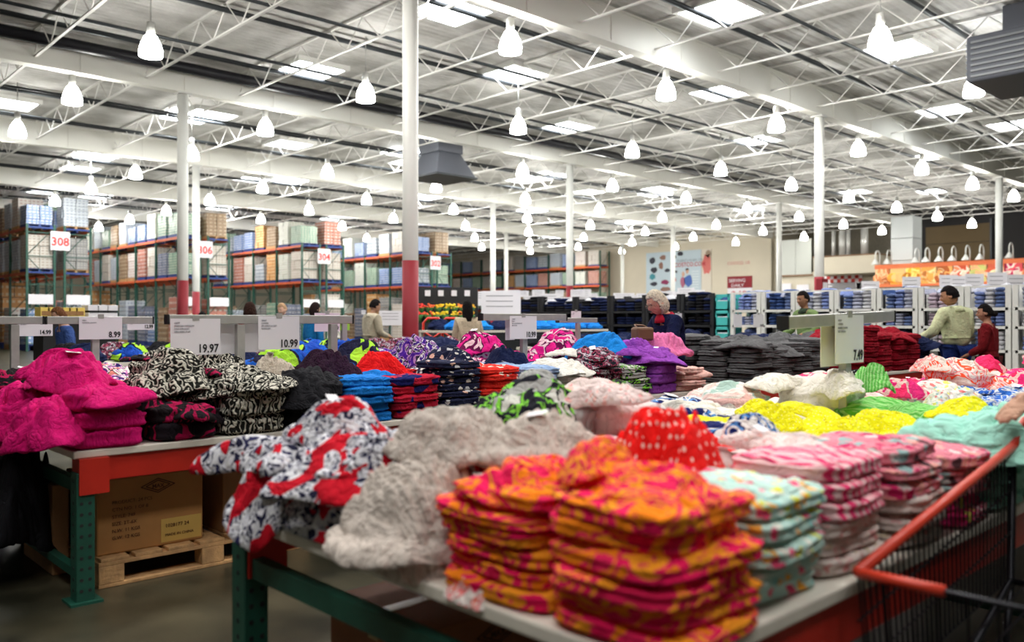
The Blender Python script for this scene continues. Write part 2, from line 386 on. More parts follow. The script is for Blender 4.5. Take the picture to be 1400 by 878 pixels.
def rack(U0, V0, n, num, lv=(3.35, 5.25), wide=2.5, kinds=None):
    """double row rack running along +Y from its aisle end at V0"""
    t = thing('pallet_rack', 'green and orange double pallet rack, %s' % {'310': 'outermost, beside the side wall', '308': 'with the largest aisle sign, reading 308', '306': 'just behind the column, its aisle sign reading 306', '304': 'between the two columns, aisle sign 304 on its end', '302': 'half behind the front column, aisle sign 302'}[num], 'pallet rack', (U0, V0, 0), 0)
    bay = 2.75; fr = MB()
    for b_ in range(n+1):
        up = MB(); y = b_*bay
        for x in (0, 1.05, wide-1.05, wide): up.bb(x-.045, x+.045, y-.04, y+.04, 0, lv[-1]+.12)
        for x0 in (0, wide-1.05):
            for z in range(4):
                z0 = .3+z*1.25; up.tube([(x0, y, z0), (x0+1.05, y, z0+1.2)] if z % 2 else [(x0+1.05, y, z0), (x0, y, z0+1.2)], .018, 4, False)
            for z in (.3, 1.5, 2.8, 4.0, 5.0): up.bb(x0, x0+1.05, y-.015, y+.015, z, z+.04)
        up.build('upright_frame', greenp, t)
    for b_ in range(n):
        for z in lv:
            q = MB()
            for x in (0, 1.05, wide-1.05, wide): q.bb(x-.03, x+.03, b_*bay+.04, (b_+1)*bay-.04, z-.12, z)
            q.build('shelf_beam', orbeam, t)
    for x, w in ((.52, 1.05), (wide-.52, 1.05)): pass
    for z in lv:
        for x0 in (0, wide-1.05): MB().bb(x0, x0+1.05, -.03, .03, z-.06, z+.02).build('end_tie', bluep, t)
    s = MB().bb(wide/2-.38, wide/2+.38, -.12, -.09, lv[-1]-.95, lv[-1]-.15).build('aisle_sign', paper, t)
    text(num, .5, signtxt, s, (wide/2, -.125, lv[-1]-.75), (PI/2, 0, 0), 'aisle_number', 'CENTER', .012, .95)
    for x0 in (0.03, wide-1.0):
        MB().bb(x0, x0+.95, -.10, -.08, 1.98, 2.4).build('end_card', paper, t)
    for li, z in enumerate((0,)+tuple(lv)):
        lvn = ('floor level', 'middle level', 'top level')[li]
        for row, x in ((0, .53), (1, wide-.53)):
            for b_ in range(n*2):
                y = .72+b_*1.37
                if row == 1 and b_ > 1 and li < 2: continue
                k = rnd.randrange(12)
                gap = (lv[0]-.3) if li == 0 else ((lv[1]-lv[0]-.3) if li == 1 else 1.38)
                sc = (rnd.uniform(1.0, 1.35) if li == 2 else (rnd.uniform(1.1, 1.3)))
                if li == 0: sc = rnd.uniform(1.5, 2.2)
                put_load(U0+x, V0+y, z, k, '%s cartons palletised on %s %s side of rack %s, %s pallet in' % (CN[k], lvn, ('near', 'far')[row], num, nth(b_+1)), 0, sc, gap)
RK = [('310', 2.9), ('308', 9.64), ('306', 16.0), ('304', 22.5), ('302', 30.0)]
for num, U in RK:
    rack(U, 40.0, {'310': 4, '308': 4, '306': 5, '304': 4, '302': 4}[num], num)
# rack along the far wall
def farrack():
    t = thing('pallet_rack', 'long orange-beamed pallet rack along the far cream wall', 'pallet rack', (49.2, 42.6, 0), 0)
    for b_ in range(9):
        up = MB(); y = b_*2.75
        for x in (0, 1.05): up.bb(x-.045, x+.045, y-.04, y+.04, 0, 6.6)
        for z in range(5): up.tube([(0, y, .3+z*1.25), (1.05, y, 1.5+z*1.25)], .018, 4, False)
        up.build('upright_frame', greenp, t)
        if b_ < 8:
            for z in (2.2, 4.0, 5.45):
                q = MB()
                for x in (0, 1.05): q.bb(x-.03, x+.03, y+.04, y+2.71, z-.13, z)
                q.build('shelf_beam', orbeam, t)
    for li, z in enumerate((0, 2.2, 4.0, 5.45)):
        for b_ in range(15):
            k = rnd.randrange(12)
            put_load(49.75, 42.6+.75+b_*1.37, z, k, '%s cartons on %s of the far wall rack, %s pallet from its end' % (CN[k], ('floor', 'lower beam', 'middle beam', 'top beam')[li], nth(b_+1)), 0, 1.2, (1.9, 1.45, 1.1, 1.2)[li])
farrack()
# ------------------------------------------------------------------ far wall: poster, signs, food counter, soffit
def wallboard(name, U, V0, V1, z0, z1, mat, th=.04, parent=None):   # flat board on a wall plane U = const, facing the hall (-X)
    return MB().bb(U-th, U, min(V0, V1), max(V0, V1), z0, z1).build(name, mat, parent)
WR = (PI/2, 0, -PI/2)                                                 # lettering that faces -X, reading towards -Y
def poster():
    U = UW; V0 = on_U(884, U)[1]; V1 = on_U(959, U)[1]; V2 = on_U(973, U)[1]; z0, z1 = 2.9, zat(343, 61.5)
    t = thing('wall_poster', 'large pale blue printed poster with product pictures and a smiling couple on the cream wall', 'poster', (U, V0, 0))
    bl = plain('poster_blue', (.50, .60, .66), .7); dk = plain('poster_dark', (.03, .03, .045), .7); br = plain('poster_brown', (.25, .13, .10), .7)
    w = V0-V1
    MB().bb(-.05, -.01, -w, 0, z0, z1).build('printed_panel', bl, t)
    MB().bb(-.05, -.01, V2-V0, -w-.04, z0, z1).build('side_panel', plain('poster_cream', (.68, .62, .52), .7), t)
    def blob(y, z, a, b_, m_, k=9, s=1):
        r = random.Random(int(y*91+z*37)); q = MB(); n_ = 12; q.v = []; 
        pts = [(y+a*math.cos(2*PI*i/n_)*r.uniform(.7, 1.1), z+b_*math.sin(2*PI*i/n_)*r.uniform(.7, 1.1)) for i in range(n_)]
        for x in (-.062, -.05):
            for p in pts: q.v.append((x, p[0], p[1]))
        q.f = [tuple(range(n_)), tuple(range(n_, 2*n_))[::-1]]+[(i, (i+1) % n_, n_+(i+1) % n_, n_+i) for i in range(n_)]
        q.build('printed_picture', m_, t)
    H = z1-z0
    f = lambda x, y: (-w*x, z1-H*y)
    for x, y, a, b_, mm in ((.12,.17,.33,.28,dk),(.32,.12,.32,.2,br),(.15,.38,.3,.25,dk),(.12,.52,.3,.25,plain('poster_teal',(.05,.25,.3),.7)),(.28,.3,.22,.3,br),(.4,.4,.25,.15,dk),
                           (.15,.68,.4,.16,dk),(.36,.65,.42,.2,plain('poster_maroon',(.22,.02,.08),.7)),(.36,.8,.45,.2,br),(.52,.6,.22,.25,plain('poster_red',(.5,.03,.04),.7)),(.55,.44,.2,.1,dk),(.63,.06,.28,.18,dk),
                           (.52,.12,.2,.2,dk),(.5,.86,.2,.35,dk)):
        yy, zz = f(x, y); blob(yy, zz, a, b_, mm)
    sk = plain('poster_skin', (.62, .36, .25), .7); ro = plain('poster_rose', (.4, .12, .2), .7); nb = plain('poster_shirt', (.06, .13, .4), .7)
    for x, y, a, b_, mm in ((.68, .67, .22, .42, ro), (.69, .5, .14, .2, sk), (.78, .64, .38, .45, nb), (.76, .44, .15, .18, sk), (.76, .40, .16, .09, dk)):
        yy, zz = f(x, y); blob(yy, zz, a, b_, mm)
    for x, y, a, b_ in ((1.12, .1, .25, .3),): yy, zz = f(x, y); blob(yy, zz, a, b_, plain('poster_hair', (.35, .25, .18), .7))
    yy, zz = f(1.1, .32); blob(yy, zz, .42, .8, plain('poster_pink', (.62, .16, .14), .7))
    for i in range(9):
        yy, zz = f(.9, .45+i*.055); MB().bb(-.055, -.05, yy-.3, yy+.3, zz-.03, zz+.03).build('printed_lines', plain('poster_pale', (.7, .76, .78), .7), t)
    rd = plain('poster_letter_red', (.5, .05, .06), .7)
    yy, zz = f(.53, .34); text('COSTCO.COM', .42, rd, t, (-.07, yy, zz), WR, 'printed_text', 'LEFT', .006, .95)
    yy, zz = f(.58, .24); text("THERE'S MORE ON", .26, plain('poster_letter_grey', (.2, .25, .3), .7), t, (-.07, yy, zz), WR, 'printed_text')
    # small red lettering and the red and white notice further along the wall
    V = on_U(995, U)[1]; t = thing('wall_lettering', 'line of small red lettering on the cream far wall, above the red and white notice', 'sign', (U, V, 0))
    MB().bb(-.02, -.005, -1.75, -.05, 5.02, 5.42).build('backing', cream, t)
    text('COSTCO. US', .3, rd, t, (-.03, 0, 5.1), WR)
    V = on_U(995, U)[1]; t = thing('wall_notice', 'red topped white notice board low on the cream far wall', 'sign', (U, V, 0))
    MB().bb(-.04, 0, -1.9, 0, 2.8, 3.5).build('white_board', paper, t); MB().bb(-.05, 0, -1.9, 0, 3.5, 4.3).build('red_header', redp, t)
    text('SERVING', .33, paper, t, (-.06, -.12, 3.9), WR); text('DAILY', .3, paper, t, (-.06, -.3, 3.58), WR, sx=1.2); text('$ 19', .5, rd, t, (-.06, -.3, 2.95), WR, bold=.01, sx=1.3)
poster()
def right_end():
    # lower wall with soffit
    pw = cream
    a = on_U(1063, 49)[1]; b_ = on_U(1200, 49)[1]
    struct(MB().bb(49, 49.2, b_, a, 0, 4.25).build('wall_low', pw))
    t = struct(thing('wall_cold_room', 'plain grey upper wall panel with a vertical seam beside the slim white column', 'wall panel', (48.9, 0, 0)))
    V0 = on_U(1067, 48.9)[1]; V1 = on_U(1109, 48.9)[1]
    MB().bb(0, .08, V1, (V0+V1)/2-.01, 4.1, 6.3).bb(0, .08, (V0+V1)/2+.01, V0, 4.1, 6.3).build('panel', plain('panel_grey', (.50, .52, .48), .5), t)
    MB().bb(-.03, .0, V1-.1, V0+.1, 4.02, 4.12).build('lower_trim', plain('brown_trim', (.22, .12, .06), .7), t)
    V0 = on_U(1112, 47)[1]; V1 = on_U(1199, 47)[1]
    t = thing('soffit_box', 'cream boxed soffit projecting above the notices beside the food pictures', 'soffit', (47, V1, 0))
    MB().bb(0, 1.98, 0, V0-V1, 3.95, 4.95).build('casing', pw, t, bevel=.02)
    MB().bb(-.04, 1.99, -.04, V0-V1+.04, 4.95, 5.02).build('top_trim', plain('brown_trim', (.22, .12, .06), .7), t)
    for i, px in enumerate((1140, 1152, 1160, 1182)):
        U, V = on_U(px, 48.6); t = thing('silver_duct', 'upright silver duct above the boxed soffit, %s of four' % nth(i+1), 'duct', (U, V, 5.02), group='silver ducts above the soffit')
        MB().tube([(0, 0, 0), (0, 0, 1.6)], .12+.08*(i % 2), 12).build('duct_pipe', grey, t, True); MB().lathe([(.22, 0), (.22, .08), (.14, .1)], n=12).build('collar', darkmetal, t)
    # food counter sign band
    U = 45.0; Va = on_U(1197, U)[1]; Vb = on_U(1425, U)[1]
    struct(MB().bb(U, U+.2, Vb, Va, 0, 3.15).build('wall_counter', plain('counter_wall', (.55, .47, .36), .7)))
    struct(MB().bb(U+5.4, U+5.6, Vb-2, Va+1.0, 3.0, ZC).build('wall_dark', plain('painted_shade_wall', (.012, .011, .012), .8)))  # near-black base colour stands in for the shade of the unlit recess
    t = struct(thing('wall_storage', 'dull brown boarded panel in the dark space above the food pictures', 'wall panel', (U+5.3, 0, 0)))
    Vc = on_U(1266, U+5.3)[1]; Vd = on_U(1354, U+5.3)[1]
    pb = MB()
    for i in range(3): pb.bb(-.05, .0, Vd+.02, Vc, 3.6+i*1.0, 4.57+i*1.0)
    pb.build('boards', plain('dull_brown', (.10, .065, .022), .7), t); MB().bb(-.1, .0, Vd-.1, Vd, 3.5, 6.8).build('edge_post', darkmetal, t)
    t = thing('duct_shaft', 'square white panelled shaft rising behind the food pictures', 'duct', (44.9, 0, 0))
    Vc = on_U(1220, 46)[1]; Vd = on_U(1250, 46)[1]
    MB().bb(.95, 2.05, Vd+.05, Vc-.05, 0, 3.32).build('shaft_base', plain('shaft_white', (.62, .66, .66), .4), t)
    for i in range(3): MB().bb(.9, 2.1, Vd, Vc, 3.3+i*1.17, 4.45+i*1.17).build('shaft_panel', plain('shaft_white', (.62, .66, .66), .4), t, bevel=.02)
    band = thing('food_picture_sign', 'backlit orange band of large food photographs above the food counter', 'sign', (U, Va, 0))
    L = Va-Vb
    MB().bb(-.12, 0, -L, 0, 4.0, 4.22).build('orange_cornice', plain('sign_orange', (.70, .16, .05), .5, emit=.25), band)
    MB().bb(-.12, 0, -L, 0, 3.05, 3.17).build('lower_rail', plain('sign_orange', (.70, .16, .05), .5, emit=.25), band)
    FP = [((.75,.3,.12),(.95,.55,.3),(.5,.16,.06)), ((.9,.35,.06),(.95,.6,.12),(.8,.5,.2)), ((.9,.5,.05),(.95,.7,.2),(.5,.2,.03)), ((.85,.4,.1),(.9,.65,.3),(.6,.25,.08)),
          ((.85,.45,.15),(.45,.12,.04),(.95,.75,.4)), ((.8,.3,.15),(.9,.75,.6),(.6,.1,.05)), ((.85,.75,.3),(.9,.5,.25),(.6,.6,.2)), ((.7,.15,.08),(.9,.6,.4),(.95,.8,.5)), ((.5,.03,.1),(.85,.7,.6),(.7,.1,.12)), ((.85,.4,.2),(.9,.6,.3),(.6,.2,.1))]
    n_ = 10
    for i in range(n_):
        mname = 'food_photo_%d' % i; m_ = cloth(mname, 'blotch', FP[i], scale=1.2, dist_=1.0, bump=0); bs = m_.node_tree.nodes['Principled BSDF']
        src = bs.inputs['Base Color'].links[0].from_socket; m_.node_tree.links.new(src, bs.inputs['Emission Color']); bs.inputs['Emission Strength'].default_value = .3
        y0 = -L*(i+1)/n_+.03; y1 = -L*i/n_-.03
        MB().bb(-.08, 0, y0, y1, 3.17, 4.0).build('food_photo', m_, band)
        # food piled up in the picture as printed relief shapes
        for k in range(4):
            yy = y0+(y1-y0)*(.2+.2*k); r_ = random.Random(i*7+k)
            ob = MB().lathe([(0, -.02), (.2, -.015), (.26, 0), (.2, .015), (0, .02)], n=12).build('printed_food', m_, band, True); ob.location = (-.085, yy, 3.45+.12*r_.random()); ob.rotation_euler = (0, PI/2, r_.random()); ob.scale = (1, .8+.5*r_.random(), 1)
    for i, px in enumerate((1203, 1219, 1257, 1271, 1289, 1307, 1326, 1345, 1385)):
        V = on_U(px, U)[1]
        t = thing('gooseneck_lamp', 'white gooseneck lamp arching over the food pictures, %s along the row' % nth(i+1), 'lamp', (U, V, 4.22), group='gooseneck lamps over the food pictures')
        pts = [(0, 0, 0), (0, 0, .45)]+[(-.28+.28*math.cos(a), 0, .45+.28*math.sin(a)) for a in [PI*j/8 for j in range(1, 9)]]+[(-.56, 0, .25)]
        MB().tube(pts, .035, 6).build('arm', white, t, True)
        MB().lathe([(.05, .28), (.09, .2), (.2, .03), (.21, 0)], (-.56, 0, 0), 12).build('lamp_shade', white, t, True)
    # notices on the low wall
    for i, (px, z0, z1, w_, mm, lab) in enumerate(((1072, 2.3, 3.6, 1.0, paper, 'tall white notice with a black dot, on the low wall by the slim column'), (1098, 2.5, 3.5, .8, paper, 'small square white notice on the low wall'),
                                         (1150, 3.1, 3.95, 2.6, paper, 'wide white notice with red chequers under the boxed soffit'), (1182, 3.0, 3.5, .9, paper, 'little pale notice near the food pictures'))):
        U_, V = on_U(px, 49)
        t = thing('wall_notice', lab, 'sign', (48.97, V, 0)); MB().bb(-.03, 0, -w_/2, w_/2, z0, z1).build('board', mm, t)
        if i == 2:
            q = MB()
            for k in range(12):
                if k % 2: q.bb(-.04, -.03, -w_/2+k*w_/12, -w_/2+(k+1)*w_/12, z1-.2, z1)
                else: q.bb(-.04, -.03, -w_/2+k*w_/12, -w_/2+(k+1)*w_/12, z1-.4, z1-.2)
            q.build('chequer_strip', plain('notice_red', (.6, .05, .04), .6), t)
            q = MB()
            for k in range(5): q.bb(-.045, -.03, -.9, .9-.2*k % .5, z0+.05+.09*k, z0+.09+.09*k)
            q.build('printed_lines', ink, t)
        else:
            q = MB()
            for k in range(4): q.bb(-.045, -.03, -w_*.35, w_*.3, z0+.15+.14*k, z0+.19+.14*k)
            q.build('printed_lines', plain('print_grey', (.25, .25, .28), .7), t)
    U_, V = on_V(1120, 10.6); t = thing('column_box', 'red metal box with a white sheet strapped to the column by the 7.49 sign', 'box', (U_, V, 1.95))
    MB().bb(-.17, .17, -.16, .0, 0, .42).build('case', redp, t, bevel=.01); MB().bb(-.12, .12, -.17, -.16, .1, .32).build('sheet', paper, t)
right_end()
# ------------------------------------------------------------------ garments
def sn(p, seed, f):
    r = np.random.RandomState(seed); s = 0
    for i in range(5):
        a = r.normal(size=3); a /= np.linalg.norm(a)
        s = s+np.sin((p @ a)*f*(1+.35*i)+r.uniform(0, 6.28))/(1+.4*i)
    return s/2.6
def poly_r(poly, th):
    out = np.zeros_like(th)
    for i, a in enumerate(th):
        d = (math.cos(a), math.sin(a)); best = 0
        for j in range(len(poly)):
            p, q = poly[j], poly[(j+1) % len(poly)]; e = (q[0]-p[0], q[1]-p[1]); den = d[0]*e[1]-d[1]*e[0]
            if abs(den) < 1e-9: continue
            t = (p[0]*e[1]-p[1]*e[0])/den; s = (p[0]*d[1]-p[1]*d[0])/den
            if t > 0 and -1e-6 <= s <= 1+1e-6: best = max(best, t)
        out[i] = best
    return out
def garment(name, seed, w, l, h, kind='fold', nt=72, ntop=10, nrim=8, fold=.006, freq=30, irr=.008, lay=2, dome=.15, n_=5, low=0.0):
    th = np.linspace(0, 2*PI, nt, endpoint=False); rs = np.random.RandomState(seed)
    if kind == 'tee':
        P = [(-.5, -.36), (.18, -.36), (.22, -.5), (.40, -.62), (.52, -.40), (.46, -.14), (.5, -.10), (.44, 0), (.5, .10), (.46, .14), (.52, .40), (.40, .62), (.22, .5), (.18, .36), (-.5, .36)]
        R = poly_r([(x*w, y*l) for x, y in P], th); R = (R+np.roll(R, 1)+np.roll(R, -1))/3
    else:
        R = (np.abs(np.cos(th)/(w/2))**n_+np.abs(np.sin(th)/(l/2))**n_)**(-1/n_)
        if kind == 'heap':
            R = R*(1+.16*np.sin(2*th+rs.uniform(0, 6))+.10*np.sin(3*th+rs.uniform(0, 6))+.07*np.sin(5*th+rs.uniform(0, 6)))
    rr = min(.5, (h*.6)/(min(w, l)/2)) if kind != 'heap' else .22
    rows = []
    for i in range(ntop):
        rho = (1-rr)*(i/ntop)**.8 if i else 0.0
        rows.append((rho, h*(1-dome*(rho/(1-rr))**2.2*(1)), 1.0, 0))
    hz = h*(1-dome)
    for i in range(nrim+1):
        a = PI/2-PI*i/nrim
        g = 1-.055*(abs(math.cos(lay*a)) if lay > 1 else 0)*(1 if 0 < i < nrim else 0)*2.0
        rows.append(((1-rr+rr*math.cos(a))*g, hz/2+hz/2*math.sin(a), max(0, math.sin(a)), math.cos(a)))
    for i in range(2): rows.append(((1-rr)*(.5 if i == 0 else 0.0), 0, 0, 0))
    rows = np.array(rows); nr = len(rows)
    X = rows[:, 0][:, None]*R[None]*np.cos(th)[None]; Y = rows[:, 0][:, None]*R[None]*np.sin(th)[None]; Z = np.repeat(rows[:, 1][:, None], nt, 1)
    P = np.stack([X, Y, Z], -1).reshape(-1, 3); top = np.repeat(rows[:, 2], nt); side = np.repeat(rows[:, 3], nt)
    out = np.stack([np.cos(th), np.sin(th)], -1); out = np.tile(out, (nr, 1))
    wp = 1.6*sn(P, seed+1, 14)+.8*sn(P, seed+2, 32)
    Fv = 0
    for k in range(3):
        a = rs.uniform(0, PI); q = P[:, 0]*math.cos(a)+P[:, 1]*math.sin(a)+P[:, 2]*1.3*rs.uniform(-1, 1)
        Fv = Fv+(np.abs(np.sin(q*freq*(1+.55*k)+wp*(1.4 if kind != 'heap' else 2.0)*(1+.3*k)+rs.uniform(0, 6)))**.8-.66)/(1+.45*k)
    lowf = sn(P, seed+5, 12 if kind != 'heap' else 16)
    zz = np.clip(P[:, 2]/max(h, .001), 0, 1)
    P[:, 2] += (fold*Fv+low*lowf)*np.maximum(top, .3*side)*(.4+.6*zz)
    amp = (fold*Fv*.8+irr*lowf)*side*(.35+.65*zz)
    P[:, :2] += out*amp[:, None]
    P[:, 0] += irr*sn(P, seed+7, 20)*(.3+zz*.7); P[:, 1] += irr*sn(P, seed+8, 20)*(.3+zz*.7)
    P[:, 2] = np.maximum(P[:, 2], 0)
    if kind in ('heap', 'tee'):      # the hem hangs down past what the garment lies on
        q = np.repeat(rows[:, 0], nt); P[:, 2] -= (.06 if kind == 'heap' else .035)*np.clip((q-.5)/.5, 0, 1)**1.5*(1+.8*sn(P, seed+9, 14))
    f = []
    for i in range(nr-1):
        for j in range(nt):
            a, b_ = i*nt+j, i*nt+(j+1) % nt; f.append((a, a+nt, b_+nt, b_))
    me = bpy.data.meshes.new(name); me.from_pydata(P.tolist(), [], f)
    bm = bmesh.new(); bm.from_mesh(me); bmesh.ops.remove_doubles(bm, verts=bm.verts, dist=1e-5); bmesh.ops.recalc_face_normals(bm, faces=bm.faces); bm.to_mesh(me); bm.free()
    me.polygons.foreach_set('use_smooth', [True]*len(me.polygons)); me.materials.append(None)
    return me
FO = [garment('folded_garment_mesh', 10+i, .31, .26, .05, nt=110, ntop=16, nrim=10, fold=.0085, freq=30, lay=(2, 3, 2)[i % 3], irr=.013, low=.006, n_=5) for i in range(9)]
FB = [garment('bulky_garment_mesh', 50+i, .33, .30, .10, nt=100, ntop=18, nrim=14, fold=.013, freq=26, lay=4, irr=.018, low=.010, dome=.25, n_=4.5) for i in range(6)]
HP = [garment('heaped_garment_mesh', 90+i, .38, .33, .11, 'heap', nt=150, ntop=40, nrim=10, fold=.026, freq=27, lay=1, irr=.02, low=.018, dome=.62, n_=2.6) for i in range(11)]
KN = [garment('crumpled_knit_mesh', 290+i, .38, .33, .12, 'heap', nt=190, ntop=56, nrim=12, fold=.026, freq=40, lay=1, irr=.02, low=.018, dome=.55, n_=2.6) for i in range(4)]
TE = [garment('laid_garment_mesh', 130+i, .40, .34, .045, 'tee', nt=150, ntop=34, nrim=6, fold=.013, freq=26, lay=1, irr=.012, low=.014, dome=.25) for i in range(7)]
FZ = [garment('far_garment_mesh', 170+i, .31, .26, .055, nt=28, ntop=5, nrim=6, fold=.006, freq=26, lay=1, irr=.01) for i in range(4)]
HZ = [garment('far_heap_mesh', 190+i, .42, .36, .10, 'heap', nt=80, ntop=22, nrim=6, fold=.02, freq=24, lay=1, irr=.016, low=.012, dome=.6, n_=2.6) for i in range(5)]
tagm = MB().box((0, 0, 0), (.036, .055, .0015)).mesh('price_tag', paper)
HB = [Vector((0, 0, max(v.co.z for v in me.vertices))) for me in HP]
def put(name, tpl, U, V, z, rz, sc, mat, label, cat, group=None, tilt=.04, tg=0):
    o = link(name, rnd.choice(tpl) if isinstance(tpl, list) else tpl)
    o.material_slots[0].link = 'OBJECT'; o.material_slots[0].material = mat
    o.location = (U, V, z); o.scale = sc; o.rotation_euler = (rnd.uniform(-tilt, tilt), rnd.uniform(-tilt, tilt), rz)
    tag(o, label, cat, group)
    if tg:
        t = link('price_tag', tagm, o); me = o.data
        best = max((v.co for v in me.vertices if abs(v.co.x-.07*math.cos(tg)) < .035 and abs(v.co.y-.07*math.sin(tg)) < .035), key=lambda c: c.z, default=Vector((0, 0, .05)))
        t.location = best+Vector((0, 0, .004)); t.rotation_euler = (rnd.uniform(-.3, .3), rnd.uniform(-.3, .3), rnd.uniform(0, 3))
    return o
W = (.80, .77, .74)
